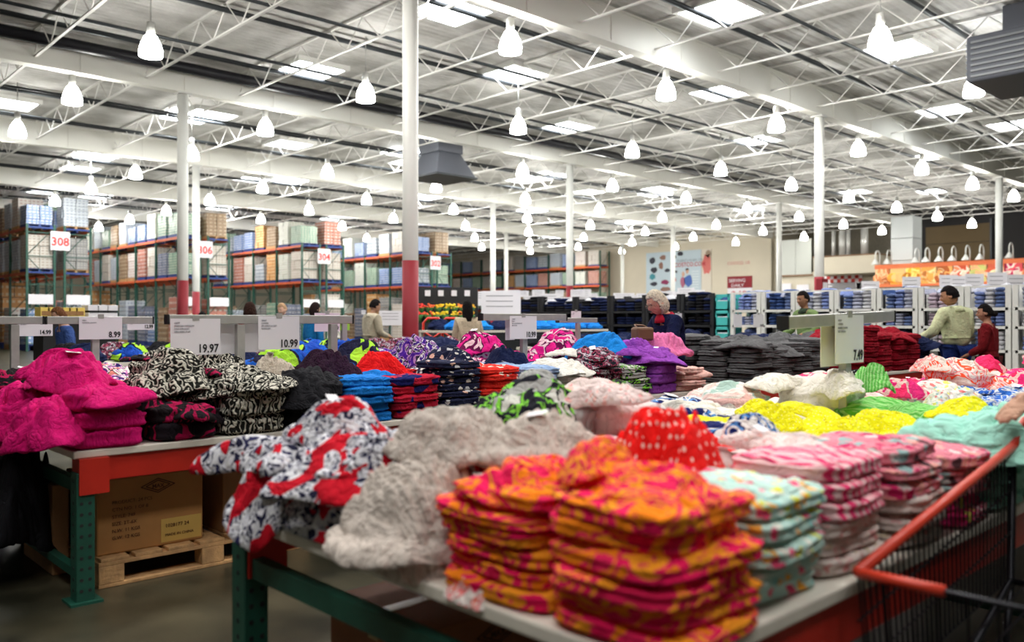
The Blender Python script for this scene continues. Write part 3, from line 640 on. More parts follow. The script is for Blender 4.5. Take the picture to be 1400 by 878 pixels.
ST = {  # key: (object name, words, material, layer height, chance of a heaped top, pile height)
'orange': ('folded_pajamas', 'orange and pink tie-dye pajamas', cloth('f_orange', 'blotch', [(.90,.02,.12),(.95,.24,.01),(.88,.01,.11),(.95,.33,.02),(.80,.015,.10)], scale=8, dist_=1.6, thr=(.3,.68)), .045, 0, .27),
'mintfl': ('folded_pajamas', 'pale mint floral pajamas', cloth('f_mintfl', 'floral', [(.50,.72,.66),(.85,.1,.22),(.9,.42,.06),(.8,.78,.7),(.75,.75,.08),(.3,.62,.6)], scale=34, size=.42), .045, .15, .24),
'rose': ('folded_sleeper', 'white rose-print sleeper', cloth('f_rose', 'floral', [(.72,.62,.58),(.62,.25,.24),(.6,.5,.36),(.75,.45,.45)], scale=38, size=.34), .045, .15, .22),
'pinkst': ('folded_sleeper', 'pink striped sleeper', cloth('f_pinkst', 'stripe', [(.82,.05,.18),(.88,.56,.58)], scale=11, size=.5, dist_=1.5), .05, .3, .27),
'pinkmix': ('folded_sleeper', 'pink and grey printed sleeper', cloth('f_pinkmix', 'floral', [(.78,.25,.32),(.55,.02,.12),(.75,.7,.68),(.3,.45,.45),(.85,.4,.35),(.1,.05,.06)], scale=30, size=.5), .045, .3, .24),
'magenta': ('folded_sleeper', 'magenta floral sleeper', cloth('f_magenta', 'floral', [(.72,.02,.16),(.8,.45,.5),(.7,.6,.1),(.45,.01,.1),(.8,.3,.35)], scale=26, size=.42), .045, .2, .2),
'mint': ('fleece_shirt', 'plain mint green fleece top', cloth('f_mint', 'plain', [(.36,.72,.60)]), .05, .5, .26),
'reddot': ('polka_dot_fleece', 'red fleece with white polka dots', cloth('f_reddot', 'dots', [(.82,.012,.010),(.9,.6,.55)], scale=55, size=.26), .06, 1, .30),
'oat': ('knit_sweater', 'oatmeal speckled knit sweater', cloth('f_oat', 'knit', [(.36,.30,.25),(.70,.62,.56)], bump=.5), .06, 1, .26),
'rwn': ('printed_fleece', 'red white and navy printed fleece', cloth('f_rwn', 'patch', [(.56,.008,.022),(.02,.02,.05),(.62,.62,.70),(.74,.74,.76),(.66,.66,.72),(.03,.03,.09)], scale=7, size=5, dist_=1.2), .05, .9, .28),
'palefl': ('printed_sleeper', 'white sleeper with faint pink flowers', cloth('f_palefl', 'floral', [(.78,.64,.62),(.8,.35,.35),(.7,.55,.48),(.85,.5,.45)], scale=30, size=.33), .05, .7, .27),
'yel': ('dotted_sleeper', 'bright yellow dotted sleeper', cloth('f_yel', 'dots', [(.88,.82,.015),(.9,.88,.35)], scale=55, size=.24), .05, .8, .28),
'palyel': ('printed_sleeper', 'pale yellow floral sleeper', cloth('f_palyel', 'floral', [(.82,.76,.28),(.85,.8,.68),(.8,.4,.3)], scale=20, size=.4), .05, .5, .27),
'navy': ('fleece_sleeper', 'navy blue and white fleece sleeper', cloth('f_navy', 'blotch', [(.01,.015,.10),(.01,.02,.14),(.75,.75,.74),(.08,.25,.6),(.01,.02,.12),(.74,.72,.7)], scale=6, dist_=1.4), .05, .8, .26),
'grn': ('dinosaur_sleeper', 'grey green and black dinosaur sleeper', cloth('f_grn', 'patch', [(.38,.38,.37),(.012,.012,.02),(.02,.02,.03),(.22,.62,.06),(.015,.015,.02),(.6,.6,.55)], scale=7, size=2.5, dist_=1.2), .05, .8, .26),
'gry': ('grey_crewneck', 'heather grey crewneck with green trim', cloth('f_gry', 'blotch', [(.40,.40,.39),(.44,.44,.42),(.25,.65,.06)], scale=4, dist_=1), .05, .9, .27),
'blush': ('baby_sleeper', 'blush pink and cream baby sleeper', cloth('f_blush', 'blotch', [(.80,.48,.44),(.82,.75,.68),(.84,.60,.55),(.80,.76,.72),(.42,.58,.52)], scale=5, dist_=1.3), .05, .8, .25),
'blush2': ('baby_sleeper', 'plain blush pink baby sleeper', cloth('f_blush2', 'plain', [(.85,.52,.46)]), .05, .8, .25),
'cream': ('baby_sleeper', 'plain cream baby sleeper', cloth('f_cream', 'plain', [(.82,.78,.70)]), .05, .8, .25),
'hot': ('jersey_shirt', 'hot pink jersey top', cloth('f_hot', 'blotch', [(.88,.04,.16),(.86,.03,.14),(.85,.6,.55),(.80,.03,.2)], scale=4, dist_=.8), .05, .8, .25),
'coral': ('printed_shirt', 'white top with coral print', cloth('f_coral', 'blotch', [(.80,.70,.62),(.9,.10,.04),(.84,.66,.62),(.85,.25,.25),(.8,.72,.68)], scale=8, dist_=1.3), .05, .8, .26),
'bluew': ('printed_shirt', 'royal blue printed top', cloth('f_bluew', 'blotch', [(.03,.12,.50),(.6,.66,.7),(.04,.16,.55),(.7,.7,.7)], scale=8, dist_=1.3), .05, .8, .25),
'mfl': ('floral_sleeper', 'white sleeper with scattered pastel flowers', cloth('f_mfl', 'floral', [(.76,.76,.70),(.75,.2,.2),(.3,.6,.6),(.8,.75,.15),(.85,.5,.45)], scale=36, size=.4), .05, .7, .25),
'green': ('patterned_shirt', 'leaf green patterned top', cloth('f_green', 'stripe', [(.12,.5,.08),(.35,.7,.25)], scale=14, size=.5, dist_=3), .05, .8, .26),
'bwdot': ('spotted_shirt', 'black top with white spots', cloth('f_bwdot', 'dots', [(.012,.012,.015),(.75,.72,.7)], scale=24, size=.34), .05, .8, .25),
'leop': ('leopard_print_shirt', 'brown leopard print top', cloth('f_leop', 'floral', [(.6,.45,.32),(.03,.015,.01),(.15,.06,.03)], scale=70, size=.42), .05, .8, .28),
'red': ('knit_pullover', 'bright red knit top', cloth('f_red', 'plain', [(.75,.008,.01)]), .05, .9, .28),
# the big middle table
'hpf': ('fleece_robe', 'hot pink plush robe', cloth('f_hpf', 'fur', [(.46,.002,.10),(.62,.006,.16)], bump=.12), .10, 1, .36),
'mar': ('fur_vest', 'black and maroon fake fur vest', cloth('f_mar', 'blotch', [(.012,.008,.01),(.012,.008,.01),(.35,.005,.06),(.012,.008,.012)], scale=6, dist_=1.5), .08, .8, .34),
'zebra': ('zebra_fur_coat', 'zebra-striped fake fur coat', cloth('f_zebra', 'zebra', [(.012,.012,.01),(.66,.63,.54)], scale=14, bump=.5), .09, .8, .40),
'crf': ('cream_fur_vest', 'cream fake fur vest', cloth('f_crf', 'fur', [(.46,.38,.30),(.72,.64,.54)], bump=.5), .09, .9, .38),
'blk': ('black_jacket', 'black jacket', cloth('f_blk', 'plain', [(.010,.010,.013)]), .08, .8, .32),
'prf': ('dark_fur_vest', 'dark plum fake fur vest', cloth('f_prf', 'fur', [(.012,.004,.012),(.045,.012,.04)], bump=.6), .09, .9, .38),
'blu': ('blue_hoodie', 'bright blue folded hoodie', cloth('f_blu', 'plain', [(.01,.18,.60)]), .05, .2, .30),
'rdn': ('red_sleeper', 'red sleeper with navy trim', cloth('f_rdn', 'blotch', [(.45,.01,.03),(.48,.012,.04),(.012,.015,.12)], scale=5, dist_=1), .05, .4, .30),
'nvd': ('snowman_sleeper', 'navy dotted sleeper with white snowmen', cloth('f_nvd', 'floral', [(.015,.018,.05),(.75,.72,.68),(.6,.6,.62),(.015,.02,.06),(.8,.5,.4)], scale=22, size=.36), .05, .4, .34),
'rsn': ('snowman_sleeper', 'red sleeper with white snowmen', cloth('f_rsn', 'floral', [(.75,.03,.02),(.8,.7,.6),(.75,.03,.02)], scale=24, size=.36), .05, .4, .28),
'ltb': ('blue_sweatshirt', 'pale blue sweatshirt', cloth('f_ltb', 'plain', [(.28,.40,.62)]), .05, .2, .32),
'wht': ('white_tee', 'cream tee', cloth('f_wht', 'plain', [(.78,.76,.70)]), .05, .8, .32),
'bgr': ('ski_jacket', 'blue jacket with lime trim', cloth('f_bgr', 'blotch', [(.01,.06,.40),(.01,.10,.5),(.012,.012,.04),(.40,.75,.05)], scale=4, dist_=.8), .07, .9, .38),
'ppf': ('floral_leggings', 'purple and white floral leggings', cloth('f_ppf', 'blotch', [(.05,.01,.22),(.7,.66,.7),(.02,.015,.05),(.42,.2,.5),(.06,.01,.26)], scale=13, dist_=1.5), .06, .9, .38),
'nvp': ('knit_shirt', 'dark rose-flecked knit', cloth('f_nvp', 'blotch', [(.012,.012,.02),(.4,.06,.12),(.012,.012,.025),(.5,.45,.5)], scale=26, dist_=1), .05, .6, .38),
'hpk': ('pink_jacket', 'hot pink jacket', cloth('f_hpk', 'blotch', [(.66,.01,.20),(.7,.015,.24),(.12,.005,.06),(.8,.55,.6),(.62,.01,.2)], scale=6, dist_=1.2), .07, 1, .46),
'nvy': ('navy_denim', 'dark navy folded jeans', cloth('f_nvy', 'plain', [(.008,.014,.055)]), .06, .5, .42),
'bhd': ('fleece_hoodie', 'bright blue fleece hoodie', cloth('f_bhd', 'plain', [(.01,.22,.66)]), .08, 1, .44),
'pur': ('purple_fleece', 'purple fleece', cloth('f_pur', 'plain', [(.28,.06,.42)]), .08, 1, .40),
'pnk': ('pink_fleece', 'soft pink fleece', cloth('f_pnk', 'plain', [(.78,.20,.42)]), .08, 1, .42),
'gfd': ('grey_sweater', 'charcoal grey folded sweater', cloth('f_gfd', 'plain', [(.115,.115,.12)]), .05, .1, .42),
'mrn': ('maroon_sweater', 'maroon folded sweater', cloth('f_mrn', 'plain', [(.26,.004,.015)]), .06, .2, .50),
'cyn': ('turquoise_shirt', 'turquoise blue top', cloth('f_cyn', 'plain', [(.02,.42,.55)]), .06, .9, .4),
'clr': ('striped_leggings', 'multicoloured striped leggings', cloth('f_clr', 'blotch', [(.03,.015,.12),(.6,.2,.5),(.8,.75,.7),(.02,.02,.05),(.75,.25,.2)], scale=12, dist_=1.2), .06, .9, .40),
}
A1 = [(800,760,'orange'),(900,700,'orange'),(690,700,'orange'),(1060,740,'mintfl'),(985,668,'mintfl'),(1140,700,'rose'),(1150,640,'rose'),(1090,655,'pinkst'),(1220,660,'pinkmix'),(1190,625,'pinkmix'),
 (1275,670,'magenta'),(1310,625,'mint'),(1360,605,'mint'),(925,620,'reddot'),(610,640,'oat'),(600,700,'oat'),(640,600,'oat'),(760,625,'oat'),(820,640,'oat'),(430,640,'rwn'),(350,660,'rwn'),(480,595,'rwn'),(500,690,'rwn'),
 (820,590,'palefl'),(1050,590,'palefl'),(1110,602,'palefl'),(1020,630,'palefl'),(1130,620,'palefl'),(1060,566,'yel'),(1150,556,'yel'),(1265,585,'yel'),(1220,570,'yel'),(1205,598,'palyel'),(900,556,'navy'),(970,560,'navy'),(840,558,'navy'),
 (640,560,'gry'),(690,578,'grn'),(780,565,'grn'),(720,550,'grn'),(560,575,'rwn'),(1000,535,'blush'),(1050,520,'blush2'),(1085,535,'cream'),(960,520,'blush'),(1020,545,'cream'),(1250,515,'hot'),(1190,505,'hot'),(1320,505,'coral'),(1230,490,'coral'),
 (1300,490,'hot'),(1380,500,'hot'),(1350,540,'bluew'),(1300,545,'mfl'),(1280,562,'mfl'),(1340,572,'mfl'),(1212,543,'green'),(1390,555,'bluew'),(1245,532,'bwdot'),(1100,500,'leop'),(1120,512,'cream'),(1085,492,'red'),(1160,500,'coral'),(1180,520,'hot')]
A2 = [(60,560,'hpf'),(100,520,'hpf'),(150,580,'hpf'),(20,540,'hpf'),(195,545,'mar'),(225,560,'mar'),(175,520,'mar'),(280,540,'zebra'),(230,495,'zebra'),(320,550,'zebra'),(290,500,'zebra'),(372,520,'crf'),(400,540,'blk'),(440,515,'prf'),(430,550,'blk'),
 (500,530,'blu'),(550,530,'rdn'),(525,495,'red'),(490,485,'bgr'),(600,510,'nvd'),(630,525,'nvd'),(672,515,'rsn'),(705,500,'ltb'),(760,510,'wht'),(720,540,'grn'),(650,545,'gry'),(805,500,'nvp'),(790,485,'nvp'),(850,520,'wht'),(900,530,'navy'),(920,505,'blush2'),(860,500,'grn'),
 (640,470,'hpk'),(700,482,'nvy'),(740,478,'nvy'),(790,470,'hpk'),(825,485,'bhd'),(870,492,'pur'),(905,480,'pnk'),(585,480,'ppf'),(560,465,'ppf'),(470,480,'bgr'),(450,470,'blk'),(380,490,'bgr'),(990,480,'gfd'),(1050,480,'gfd'),(960,485,'gfd'),(1085,475,'gfd'),
 (1160,470,'mrn'),(1215,465,'mrn'),(1255,465,'nvy'),(1290,460,'nvy'),(60,470,'blk'),(100,480,'blk'),(20,495,'cream'),(165,470,'clr'),(10,515,'mar'),(215,470,'clr'),(120,465,'nvp'),
 (470,458,'hpk'),(520,455,'ppf'),(560,455,'ppf'),(700,455,'hpk'),(760,455,'hpk'),(850,452,'nvy'),(960,452,'nvy'),(1060,452,'nvy')]
def style_at(A, px, py):
    return min(A, key=lambda a: (a[0]-px)**2+(2.3*(a[1]-py))**2)[2]
def table(name, label, U0, U1, V0, V1, mat_edge, under=True):
    t = thing(name, label, 'table', (U0, V0, 0))
    L, Wd = U1-U0, V1-V0
    MB().bb(0, L, 0, Wd, .665, .70).build('tabletop', board, t, bevel=.006)
    for y in (.015, Wd-.035): MB().bb(.04, L-.02, y, y+.03, .55, .664).build('side_beam', mat_edge, t, bevel=.004)
    k = max(1, round(L/2.6))
    for i in range(k+1):
        x = .05+(L-.1)*i/k
        for y in (.03, Wd-.03):
            p = MB().bb(x-.04, x+.04, y-.045, y+.045, 0, .60).build('post', greenp, t, bevel=.004)
            q = MB()
            for z in range(11):
                for sx in (-1, 1): q.tube([(x-.018, y+sx*.044, .06+z*.05), (x-.018, y+sx*.0465, .06+z*.05)], .008, 8); q.tube([(x+.018, y+sx*.044, .06+z*.05), (x+.018, y+sx*.0465, .06+z*.05)], .008, 8)
                q.tube([(x-.0385, y, .06+z*.05), (x-.0415, y, .06+z*.05)], .008, 8)
            q.build('slot_holes', ink, t)
            MB().bb(x-.07, x+.07, y-.07, y+.07, 0, .012).build('foot_plate', greenp, t)
            MB().bb(x-.03, x+.10, y-.055, y+.055, .50, .664).build('beam_bracket', mat_edge, t)
        MB().bb(x-.02, x+.02, .05, Wd-.05, .50, .56).bb(x-.02, x+.02, .05, Wd-.05, .10, .14).build('cross_brace', greenp, t)
    return t
T1 = (1.19, 9.2, .89, 2.56); T2 = (1.2, 6.25, 4.2, 5.86); T2B = (7.0, 11.3, 4.2, 5.86)
table('display_table', 'front display table with white top and red edge beam, under the orange tie-dye pile', *T1, redbeam)
table('display_table', 'middle display table with bright red beam, under the zebra coats and pink robes', *T2, redbeam)
table('display_table', 'second middle display table past the cross aisle, under charcoal and maroon sweaters', *T2B, redbeam)
table('display_table', 'back display table close behind the middle one, under dark jackets', 1.2, 12.2, 5.95, 7.5, redbeam)
used_labels = set()
def stacks(tn, tname, T, A, du, dv, far=False, hadd=0):
    U0, U1, V0, V1 = T; nu = int((U1-U0)/du); nv = int((V1-V0)/dv+.2); cu = (U1-U0)/nu; cv = (V1-V0)/nv
    for i in range(nu):
        for j in range(nv):
            U = U0+cu*(i+.5)+rnd.uniform(-.02, .02); V = V0+cv*(j+.5)+rnd.uniform(-.02, .02)
            px, py = pix(U, V, .93)
            if px > 1490 or px < -130: continue
            st = style_at(A, px, py)
            if (tn, i, j) in OVER: st = OVER[(tn, i, j)][0]
            nm, words, mat, lh, ph, hh = ST[st]
            hh = hh*rnd.uniform(.85, 1.12)+hadd
            if (tn, i, j) in OVER: hh = OVER[(tn, i, j)][1]
            if (tn, i, j) in SKIP: continue
            edge = (i == 0 or j == 0)
            sx, sy = cu/.31*1.0, cv/.26*1.0
            base = .702; where = '%s stack along, %s deep, %s' % (nth(i+1), nth(j+1), tname)
            heap = rnd.random() < (ph if edge else max(ph, .0 if st in ('gfd', 'mrn', 'blu') else .8))
            if tn == 1 and (tn, i, j) not in OVER: hh += (.03+.11*min(1, j/3) if i < 7 else .02+.06*min(1, j/3))
            if far or not edge: nlay = 2; eh = hh/2.35
            else: nlay = max(3, round(hh/lh)); eh = hh/(nlay+.3)
            if heap: nlay = max(1, nlay-1)
            n_all = nlay+(1 if heap else 0)
            z = base
            for k in range(nlay):
                if len(OVER.get((tn, i, j), ())) > 2 and k == nlay//2: nm, words, mat = ST[OVER[(tn, i, j)][2]][:3]
                lab = '%s, %s, %s' % (words, ORD[n_all-1-k]+' from top' if n_all-1-k else 'topmost', where)
                if edge and not far: tpl, th_ = FO, .05
                else: tpl, th_ = FB, .10
                put(nm, tpl, U+rnd.uniform(-.016, .016), V+rnd.uniform(-.016, .016), z, rnd.choice((0, PI))+rnd.uniform(-.12, .12), (sx*rnd.uniform(.98, 1.12), sy*rnd.uniform(.98, 1.12), eh/th_*rnd.uniform(1.1, 1.3)), mat, lab, 'clothes', '%s on the %s' % (words, tname), .025)
                z += eh
            TOPZ[(tn, i, j)] = (z+(.03 if heap else 0), st)
            if heap:
                lab = '%s heaped over %s' % (words, where)
                tp = HP if rnd.random() < (.66 if tn != 1 or i < 3 else (.45 if i < 7 else .2)) else TE
                if st == 'oat': tp = KN
                s_ = (1.1 if tp is not TE else 1.0)*(.8 if far else 1)
                put(nm, tp, U+rnd.uniform(-.04, .04), V+rnd.uniform(-.04, .04), z-.035, rnd.uniform(0, 6.28), (sx*s_, sy*s_*1.1, rnd.uniform(.7, 1.05)*(1.0 if tp is not TE else 1.5)), mat, lab, 'clothes', '%s on the %s' % (words, tname), .12, tg=(rnd.uniform(.1, 6) if (not far and rnd.random() < .35) else 0))
SKIP = set(); TOPZ = {}
def drape(tn, tname, T, du, dv, prob):
    U0, U1, V0, V1 = T; nu = int((U1-U0)/du); nv = int((V1-V0)/dv+.2); cu = (U1-U0)/nu; cv = (V1-V0)/nv
    for i in range(1, nu):
        for j in range(0, nv-1):
            if (tn, i, j) not in TOPZ or rnd.random() > prob or (tn == 1 and i < 3 and j == 0): continue
            ks = [(tn, i-1, j), (tn, i, j), (tn, i, j+1), (tn, i-1, j+1)]; ks = [k for k in ks if k in TOPZ]
            z = max(TOPZ[k][0] for k in ks); st = TOPZ[rnd.choice(ks)][1]
            if st in ('magenta', 'rose', 'pinkst', 'pinkmix', 'mintfl', 'gfd', 'mrn', 'orange', 'blu', 'mint', 'oat', 'zebra'): continue
            nm, words, mat, lh, ph, hh = ST[st]
            put(nm, TE if rnd.random() < .6 else HP, U0+cu*i, V0+cv*(j+1)-.03, z-.012, rnd.uniform(0, 6.28), (rnd.uniform(.6, .8), rnd.uniform(.65, .85), rnd.uniform(.5, .8)), mat,
                '%s tossed between stacks, %s along, %s deep, %s' % (words, nth(i), nth(j+1), tname), 'clothes', '%s on the %s' % (words, tname), .14, tg=(rnd.uniform(.1, 6) if rnd.random() < .4 else 0))
OVER = {(1,5,1): ('yel', .27), (1,6,1): ('yel', .29), (1,7,1): ('yel', .27), (1,5,2): ('yel', .29), (1,6,2): ('yel', .31), (1,7,2): ('yel', .29), (1,4,1): ('palyel', .25), (1,8,2): ('green', .25), (1,9,2): ('mfl', .25),
 (1,0,0): ('orange', .27), (1,0,1): ('orange', .25), (1,0,2): ('oat', .20), (1,0,3): ('rwn', .26), (1,0,4): ('rwn', .26), (1,1,0): ('mintfl', .24), (1,1,1): ('palefl', .15), (1,2,1): ('palefl', .18), (1,1,2): ('oat', .22), (1,1,3): ('oat', .26), (1,1,4): ('rwn', .3),
 (1,2,0): ('rose', .27, 'pinkst'), (1,3,0): ('rose', .27, 'pinkmix'), (1,4,0): ('magenta', .22, 'pinkmix'), (1,5,0): ('mint', .28), (1,6,0): ('mint', .28), (1,7,0): ('mint', .22),
 (2,0,0): ('hpf', .36), (2,0,1): ('hpf', .36), (2,1,0): ('mar', .27), (2,1,1): ('zebra', .4), (2,1,2): ('mar', .36), (2,2,0): ('zebra', .40), (2,2,1): ('zebra', .42), (2,3,0): ('blk', .34), (2,3,1): ('crf', .40), (2,4,1): ('prf', .42)}
stacks(1, 'front table', T1, A1, .33, .30)
stacks(2, 'middle table', T2, A2, .36, .32)
stacks(4, 'sweater table', T2B, A2, .36, .32)
A3 = [(0,470,'blk'),(60,462,'nvp'),(120,462,'clr'),(200,455,'clr'),(300,455,'nvy'),(400,455,'bgr'),(470,452,'hpk'),(520,450,'ppf'),(600,450,'nvy'),(640,452,'hpk'),(700,450,'hpk'),(770,450,'hpk'),(850,447,'nvy'),(950,447,'nvy'),(1060,447,'nvy')]
stacks(3, 'back table', (1.25, 12.1, 5.98, 7.48), A3, .44, .38, True, .02)
drape(1, 'front table', T1, .33, .30, .5); drape(2, 'middle table', T2, .36, .32, .5)
# garments whose place in the photograph is distinctive
def top(st, px, py, z, sx, sy, sz, rz, words, tpl=None, tg=0, V=None):
    nm, w0, mat, lh, ph, hh = ST[st]
    U, Vv = on_z(px, py, z) if V is None else on_V(px, V)
    return put(nm, tpl or HP, U, Vv, z, rz, (sx, sy, sz), mat, words, 'clothes', None, .08, tg=tg)
# front table: U,V given as metres on the table
def at(st, U, V, z, sx, sy, sz, rz, words, tpl=None, tg=0):
    nm, w0, mat, lh, ph, hh = ST[st]
    return put(nm, tpl or HP, U, V, z, rz, (sx, sy, sz), mat, words, 'clothes', None, .08, tg=tg)
at('reddot', 1.80, 1.33, .90, .92, .95, 1.5, .6, 'red fleece with white polka dots crumpled on the pale stacks behind the orange pile', HP[2])
at('oat', 1.64, 1.62, .95, 1.0, 1.1, .8, 1.9, 'oatmeal knit sweater with black tag spread beside the red polka-dot fleece', KN[3], tg=2.2)
at('oat', 1.30, 1.72, .80, .95, .95, 1.3, .3, 'oatmeal knit sweater slumped at the table end beside the red printed fleeces', KN[0])
at('oat', 1.34, 1.58, .715, .8, .7, 1.0, 1.2, 'lowest oatmeal knit sweater crumpled at the white table edge', KN[1])
at('oat', 1.45, 1.80, .97, .9, .95, .8, 2.2, 'uppermost oatmeal knit sweater between the red printed fleeces and the tie-dye', KN[2])
at('rwn', 1.27, 2.40, .76, .8, .9, 1.5, .3, 'red white and navy print fleece bulging over the table corner above the green post', HP[0])
at('rwn', 1.29, 2.14, .78, .8, .9, 1.4, 2.1, 'red white and navy print fleece crumpled over the short table end', HP[3])
at('rwn', 1.40, 2.24, .97, .95, .95, .8, 1.3, 'red white and navy print fleece topping the corner heap', HP[6], tg=1)
at('rwn', 1.32, 1.95, .88, .75, .8, 1.0, .9, 'red white and navy print fleece touching the oatmeal knits', HP[8])
at('coral', 1.27, 1.42, .705, .6, .5, .45, .3, 'pale sleeper with orange specks lying flat at the white table edge by the tie-dye pile', HP[7])
at('orange', 1.36, 1.36, .93, .80, .85, .55, 1.7, 'orange and hot pink tie-dye pajamas crumpled over the stack nearer the knits', HP[2])
at('orange', 1.37, 1.06, .965, .85, .8, .42, 1.2, 'orange and hot pink tie-dye pajamas rumpled on the corner stack', HP[5])
at('orange', 1.38, 1.20, .99, .5, .6, .5, 1.7, 'orange and hot pink tie-dye pajamas bridging the two front stacks', HP[9])
at('hpf', 1.17, 4.36, .80, 1.1, 1.2, 1.3, .7, 'hot pink plush robe spilling over the corner of the middle table above the perforated post', HP[1])
at('hpf', 1.30, 4.62, 1.02, 1.2, 1.3, 1.1, 2.5, 'hot pink plush robe lying highest in the robe pile', HP[10], tg=2)
at('hpf', 1.12, 4.75, .78, 1.1, 1.1, 1.6, 1.5, 'hot pink plush robe hanging off the short end of the middle table', HP[4])
for i, (V_, z_) in enumerate(((4.85, .30), (5.2, .42), (5.6, .28))):
    at('blk' if i != 1 else 'mar', 1.12, V_, z_, 1.0, 1.3, 3.6, i*.4, '%s hanging over the end of the middle table, %s from the green post' % (('black jacket', 'maroon vest', 'black jacket')[i], nth(i+1)), HP[i])
for i, (st, px, yt, V_, sx_, wd) in enumerate((('zebra', 238, 478, 4.55, 1.1, 'zebra-striped fake fur coat heaped next to the maroon vests'), ('zebra', 300, 479, 4.95, 1.2, 'zebra-striped fake fur coat rising under the 19.97 card'),
    ('zebra', 322, 497, 4.45, 1.0, 'zebra-striped fake fur coat beside the cream fur vest'), ('crf', 374, 486, 4.65, .8, 'cream fake fur vest on top, below the nearer 10.99 card'), ('crf', 388, 508, 4.42, .7, 'cream fake fur vest drooping towards the table edge'),
    ('prf', 445, 477, 4.75, .95, 'dark plum fake fur vest piled above the black jackets'), ('red', 515, 472, 4.85, .85, 'bright red pullover on top of the blue hoodies'), ('bgr', 385, 466, 5.4, 1.0, 'blue jacket with lime trim right under the rail of the 10.99 card'),
    ('bgr', 480, 458, 5.35, 1.1, 'blue jacket with lime collar between the red pullover and the pink heap'), ('ppf', 568, 453, 5.3, 1.0, 'purple and white leggings heaped before the red column'), ('nvd', 615, 474, 4.7, 1.0, 'navy dotted sleeper with snowmen on top of its pile'),
    ('hpk', 655, 447, 5.4, 1.15, 'hot pink jacket heaped before the tan-coated person'), ('nvy', 690, 468, 5.0, 1.0, 'navy garment mound in front of the post of the middle 10.99 stand'), ('hpk', 765, 446, 5.5, 1.2, 'hot pink jacket heap beyond the middle 10.99 card'),
    ('bhd', 822, 456, 4.75, 1.1, 'bright blue fleece hoodie tossed near the table corner'), ('pur', 870, 464, 4.55, .95, 'purple fleece between the blue hoodie and the pink fleece'), ('pnk', 908, 455, 4.6, 1.0, 'soft pink fleece heaped right before the blonde woman'),
    ('wht', 765, 489, 4.4, 1.0, 'cream tee lying flat on top of the middle table front row'))):
    U_, V2_ = on_V(px, V_); zt_ = zat(yt, dist(U_, V2_)); sz_ = min(1.25, max(.7, (zt_-.95)/.115)); zt_ -= .035 if V_ > 4.8 else 0; sx_ *= 1.22
    at(st, U_, V_, zt_-.115*sz_, sx_, sx_, sz_, rnd.uniform(0, 6), wd, tg=(1 if i % 4 == 3 else 0))
# ------------------------------------------------------------------ price signs on T-stands
def sign_stand(name_words, U, V, zr, l0, l1, tilt=0, zb=.68, posts=(0,)):
    t = thing('sign_stand', name_words, 'sign stand', (U, V, 0), 0)
    for p in posts: MB().bb(p-.026, p+.026, -.02, .02, zb, zr-.03).build('post', grey, t, bevel=.003)
    q = MB(); q.box(((l0+l1)/2, 0, zr), (l1-l0, .05, .055), ry=-tilt); q.build('rail', grey, t, bevel=.004)
    e = MB()
    for x in (l0, l1): e.box((x, 0, zr+(x-(l0+l1)/2)*math.tan(tilt)), (.012, .054, .058), ry=-tilt)
    e.build('end_cap', blackp, t)
    return t
def price_sign(U, V, z, price, lines, label, w=.28, h=.20, back=True, mat=None, psz=.055, behind=0):
    t = thing('price_sign', label, 'sign', (U, V, z), 0)
    MB().bb(0, w, -.0015, .0015, -h, 0).build('card', mat or paper, t)
    if price: text(price, psz, ink, t, (w-.012, -.004, -h+.014), (PI/2, 0, 0), 'printed_price', 'RIGHT', .0012, .82)
    for i, ln in enumerate(lines): text(ln, .013, plain('print_grey', (.2, .2, .22), .7), t, (.02, -.004, -.03-.017*i), (PI/2, 0, 0), 'printed_text', 'LEFT', 0, .9)
    MB().bb(w/2-.02, w/2+.02, -.004, .004, -.012, .02).build('clip', grey, t)
    return t
def sp(px, V): return on_V(px, V)[0]
V2 = 5.0
sign_stand('grey rail stand carrying the 7.49 price sign over the front table', sp(1155, 1.85), 1.85, 1.305, -.57, .50, .03)
price_sign(sp(1142, 1.82), 1.82, 1.325, '7.49', ['695777', 'CARTERS', 'BLANKET SLEEPER', 'SIZE 12MOS-5T'], 'white price card reading 7.49, on the grey stand nearest the camera', .285, .225, psz=.068)
price_sign(sp(1122, 1.88), 1.88, 1.275, '', [], 'blank back of a price card hanging behind the post of the 7.49 stand', .25, .19)
a, b_ = sp(228, V2), sp(480, V2)
t = sign_stand('long grey rail stand carrying the 19.97 and 10.99 signs above the zebra coats', a, V2, 1.305, 0, b_-a, 0, .68, (sp(328, V2)-a, sp(455, V2)-a))
price_sign(sp(233, V2-.04), V2-.04, 1.31, '19.97', ['634777', 'AMERICAN WIDGEON', 'FAUX FUR COAT', 'GIRLS SIZES: 2T-6X'], 'white price card reading 19.97 above the zebra-striped coats', .30, .215, psz=.07)
price_sign(sp(292, V2+.04), V2+.04, 1.29, '', [], 'blank card back beside the 19.97 sign, hanging behind the rail', .16, .20)
price_sign(sp(353, V2-.04), V2-.04, 1.325, '10.99', ['749777', 'CARTERS', '2PK QUICK & COZY', 'GOWN SET'], 'white price card reading 10.99, sharing the rail with the zebra coat card', .285, .21, psz=.07)
price_sign(sp(334, V2+.04), V2+.04, 1.29, '', [], 'blank card back hanging between the 19.97 and 10.99 signs', .14, .19)
a, b_ = sp(657, V2), sp(772, V2)
sign_stand('grey rail stand with the middle 10.99 sign among the hot pink jackets', a, V2, 1.325, 0, b_-a, 0, .68, (sp(716, V2)-a,))
price_sign(sp(697, V2-.04), V2-.04, 1.335, '10.99', ['738909', 'GIRLS', '2PK OUTERWEAR SET', 'SIZE 2T-6X'], 'white price card reading 10.99 among the hot pink jackets', .30, .185, psz=.062)
price_sign(sp(691, V2+.04), V2+.04, 1.31, '', [], 'blank card back behind the middle 10.99 sign', .10, .17)
Vb = 6.7
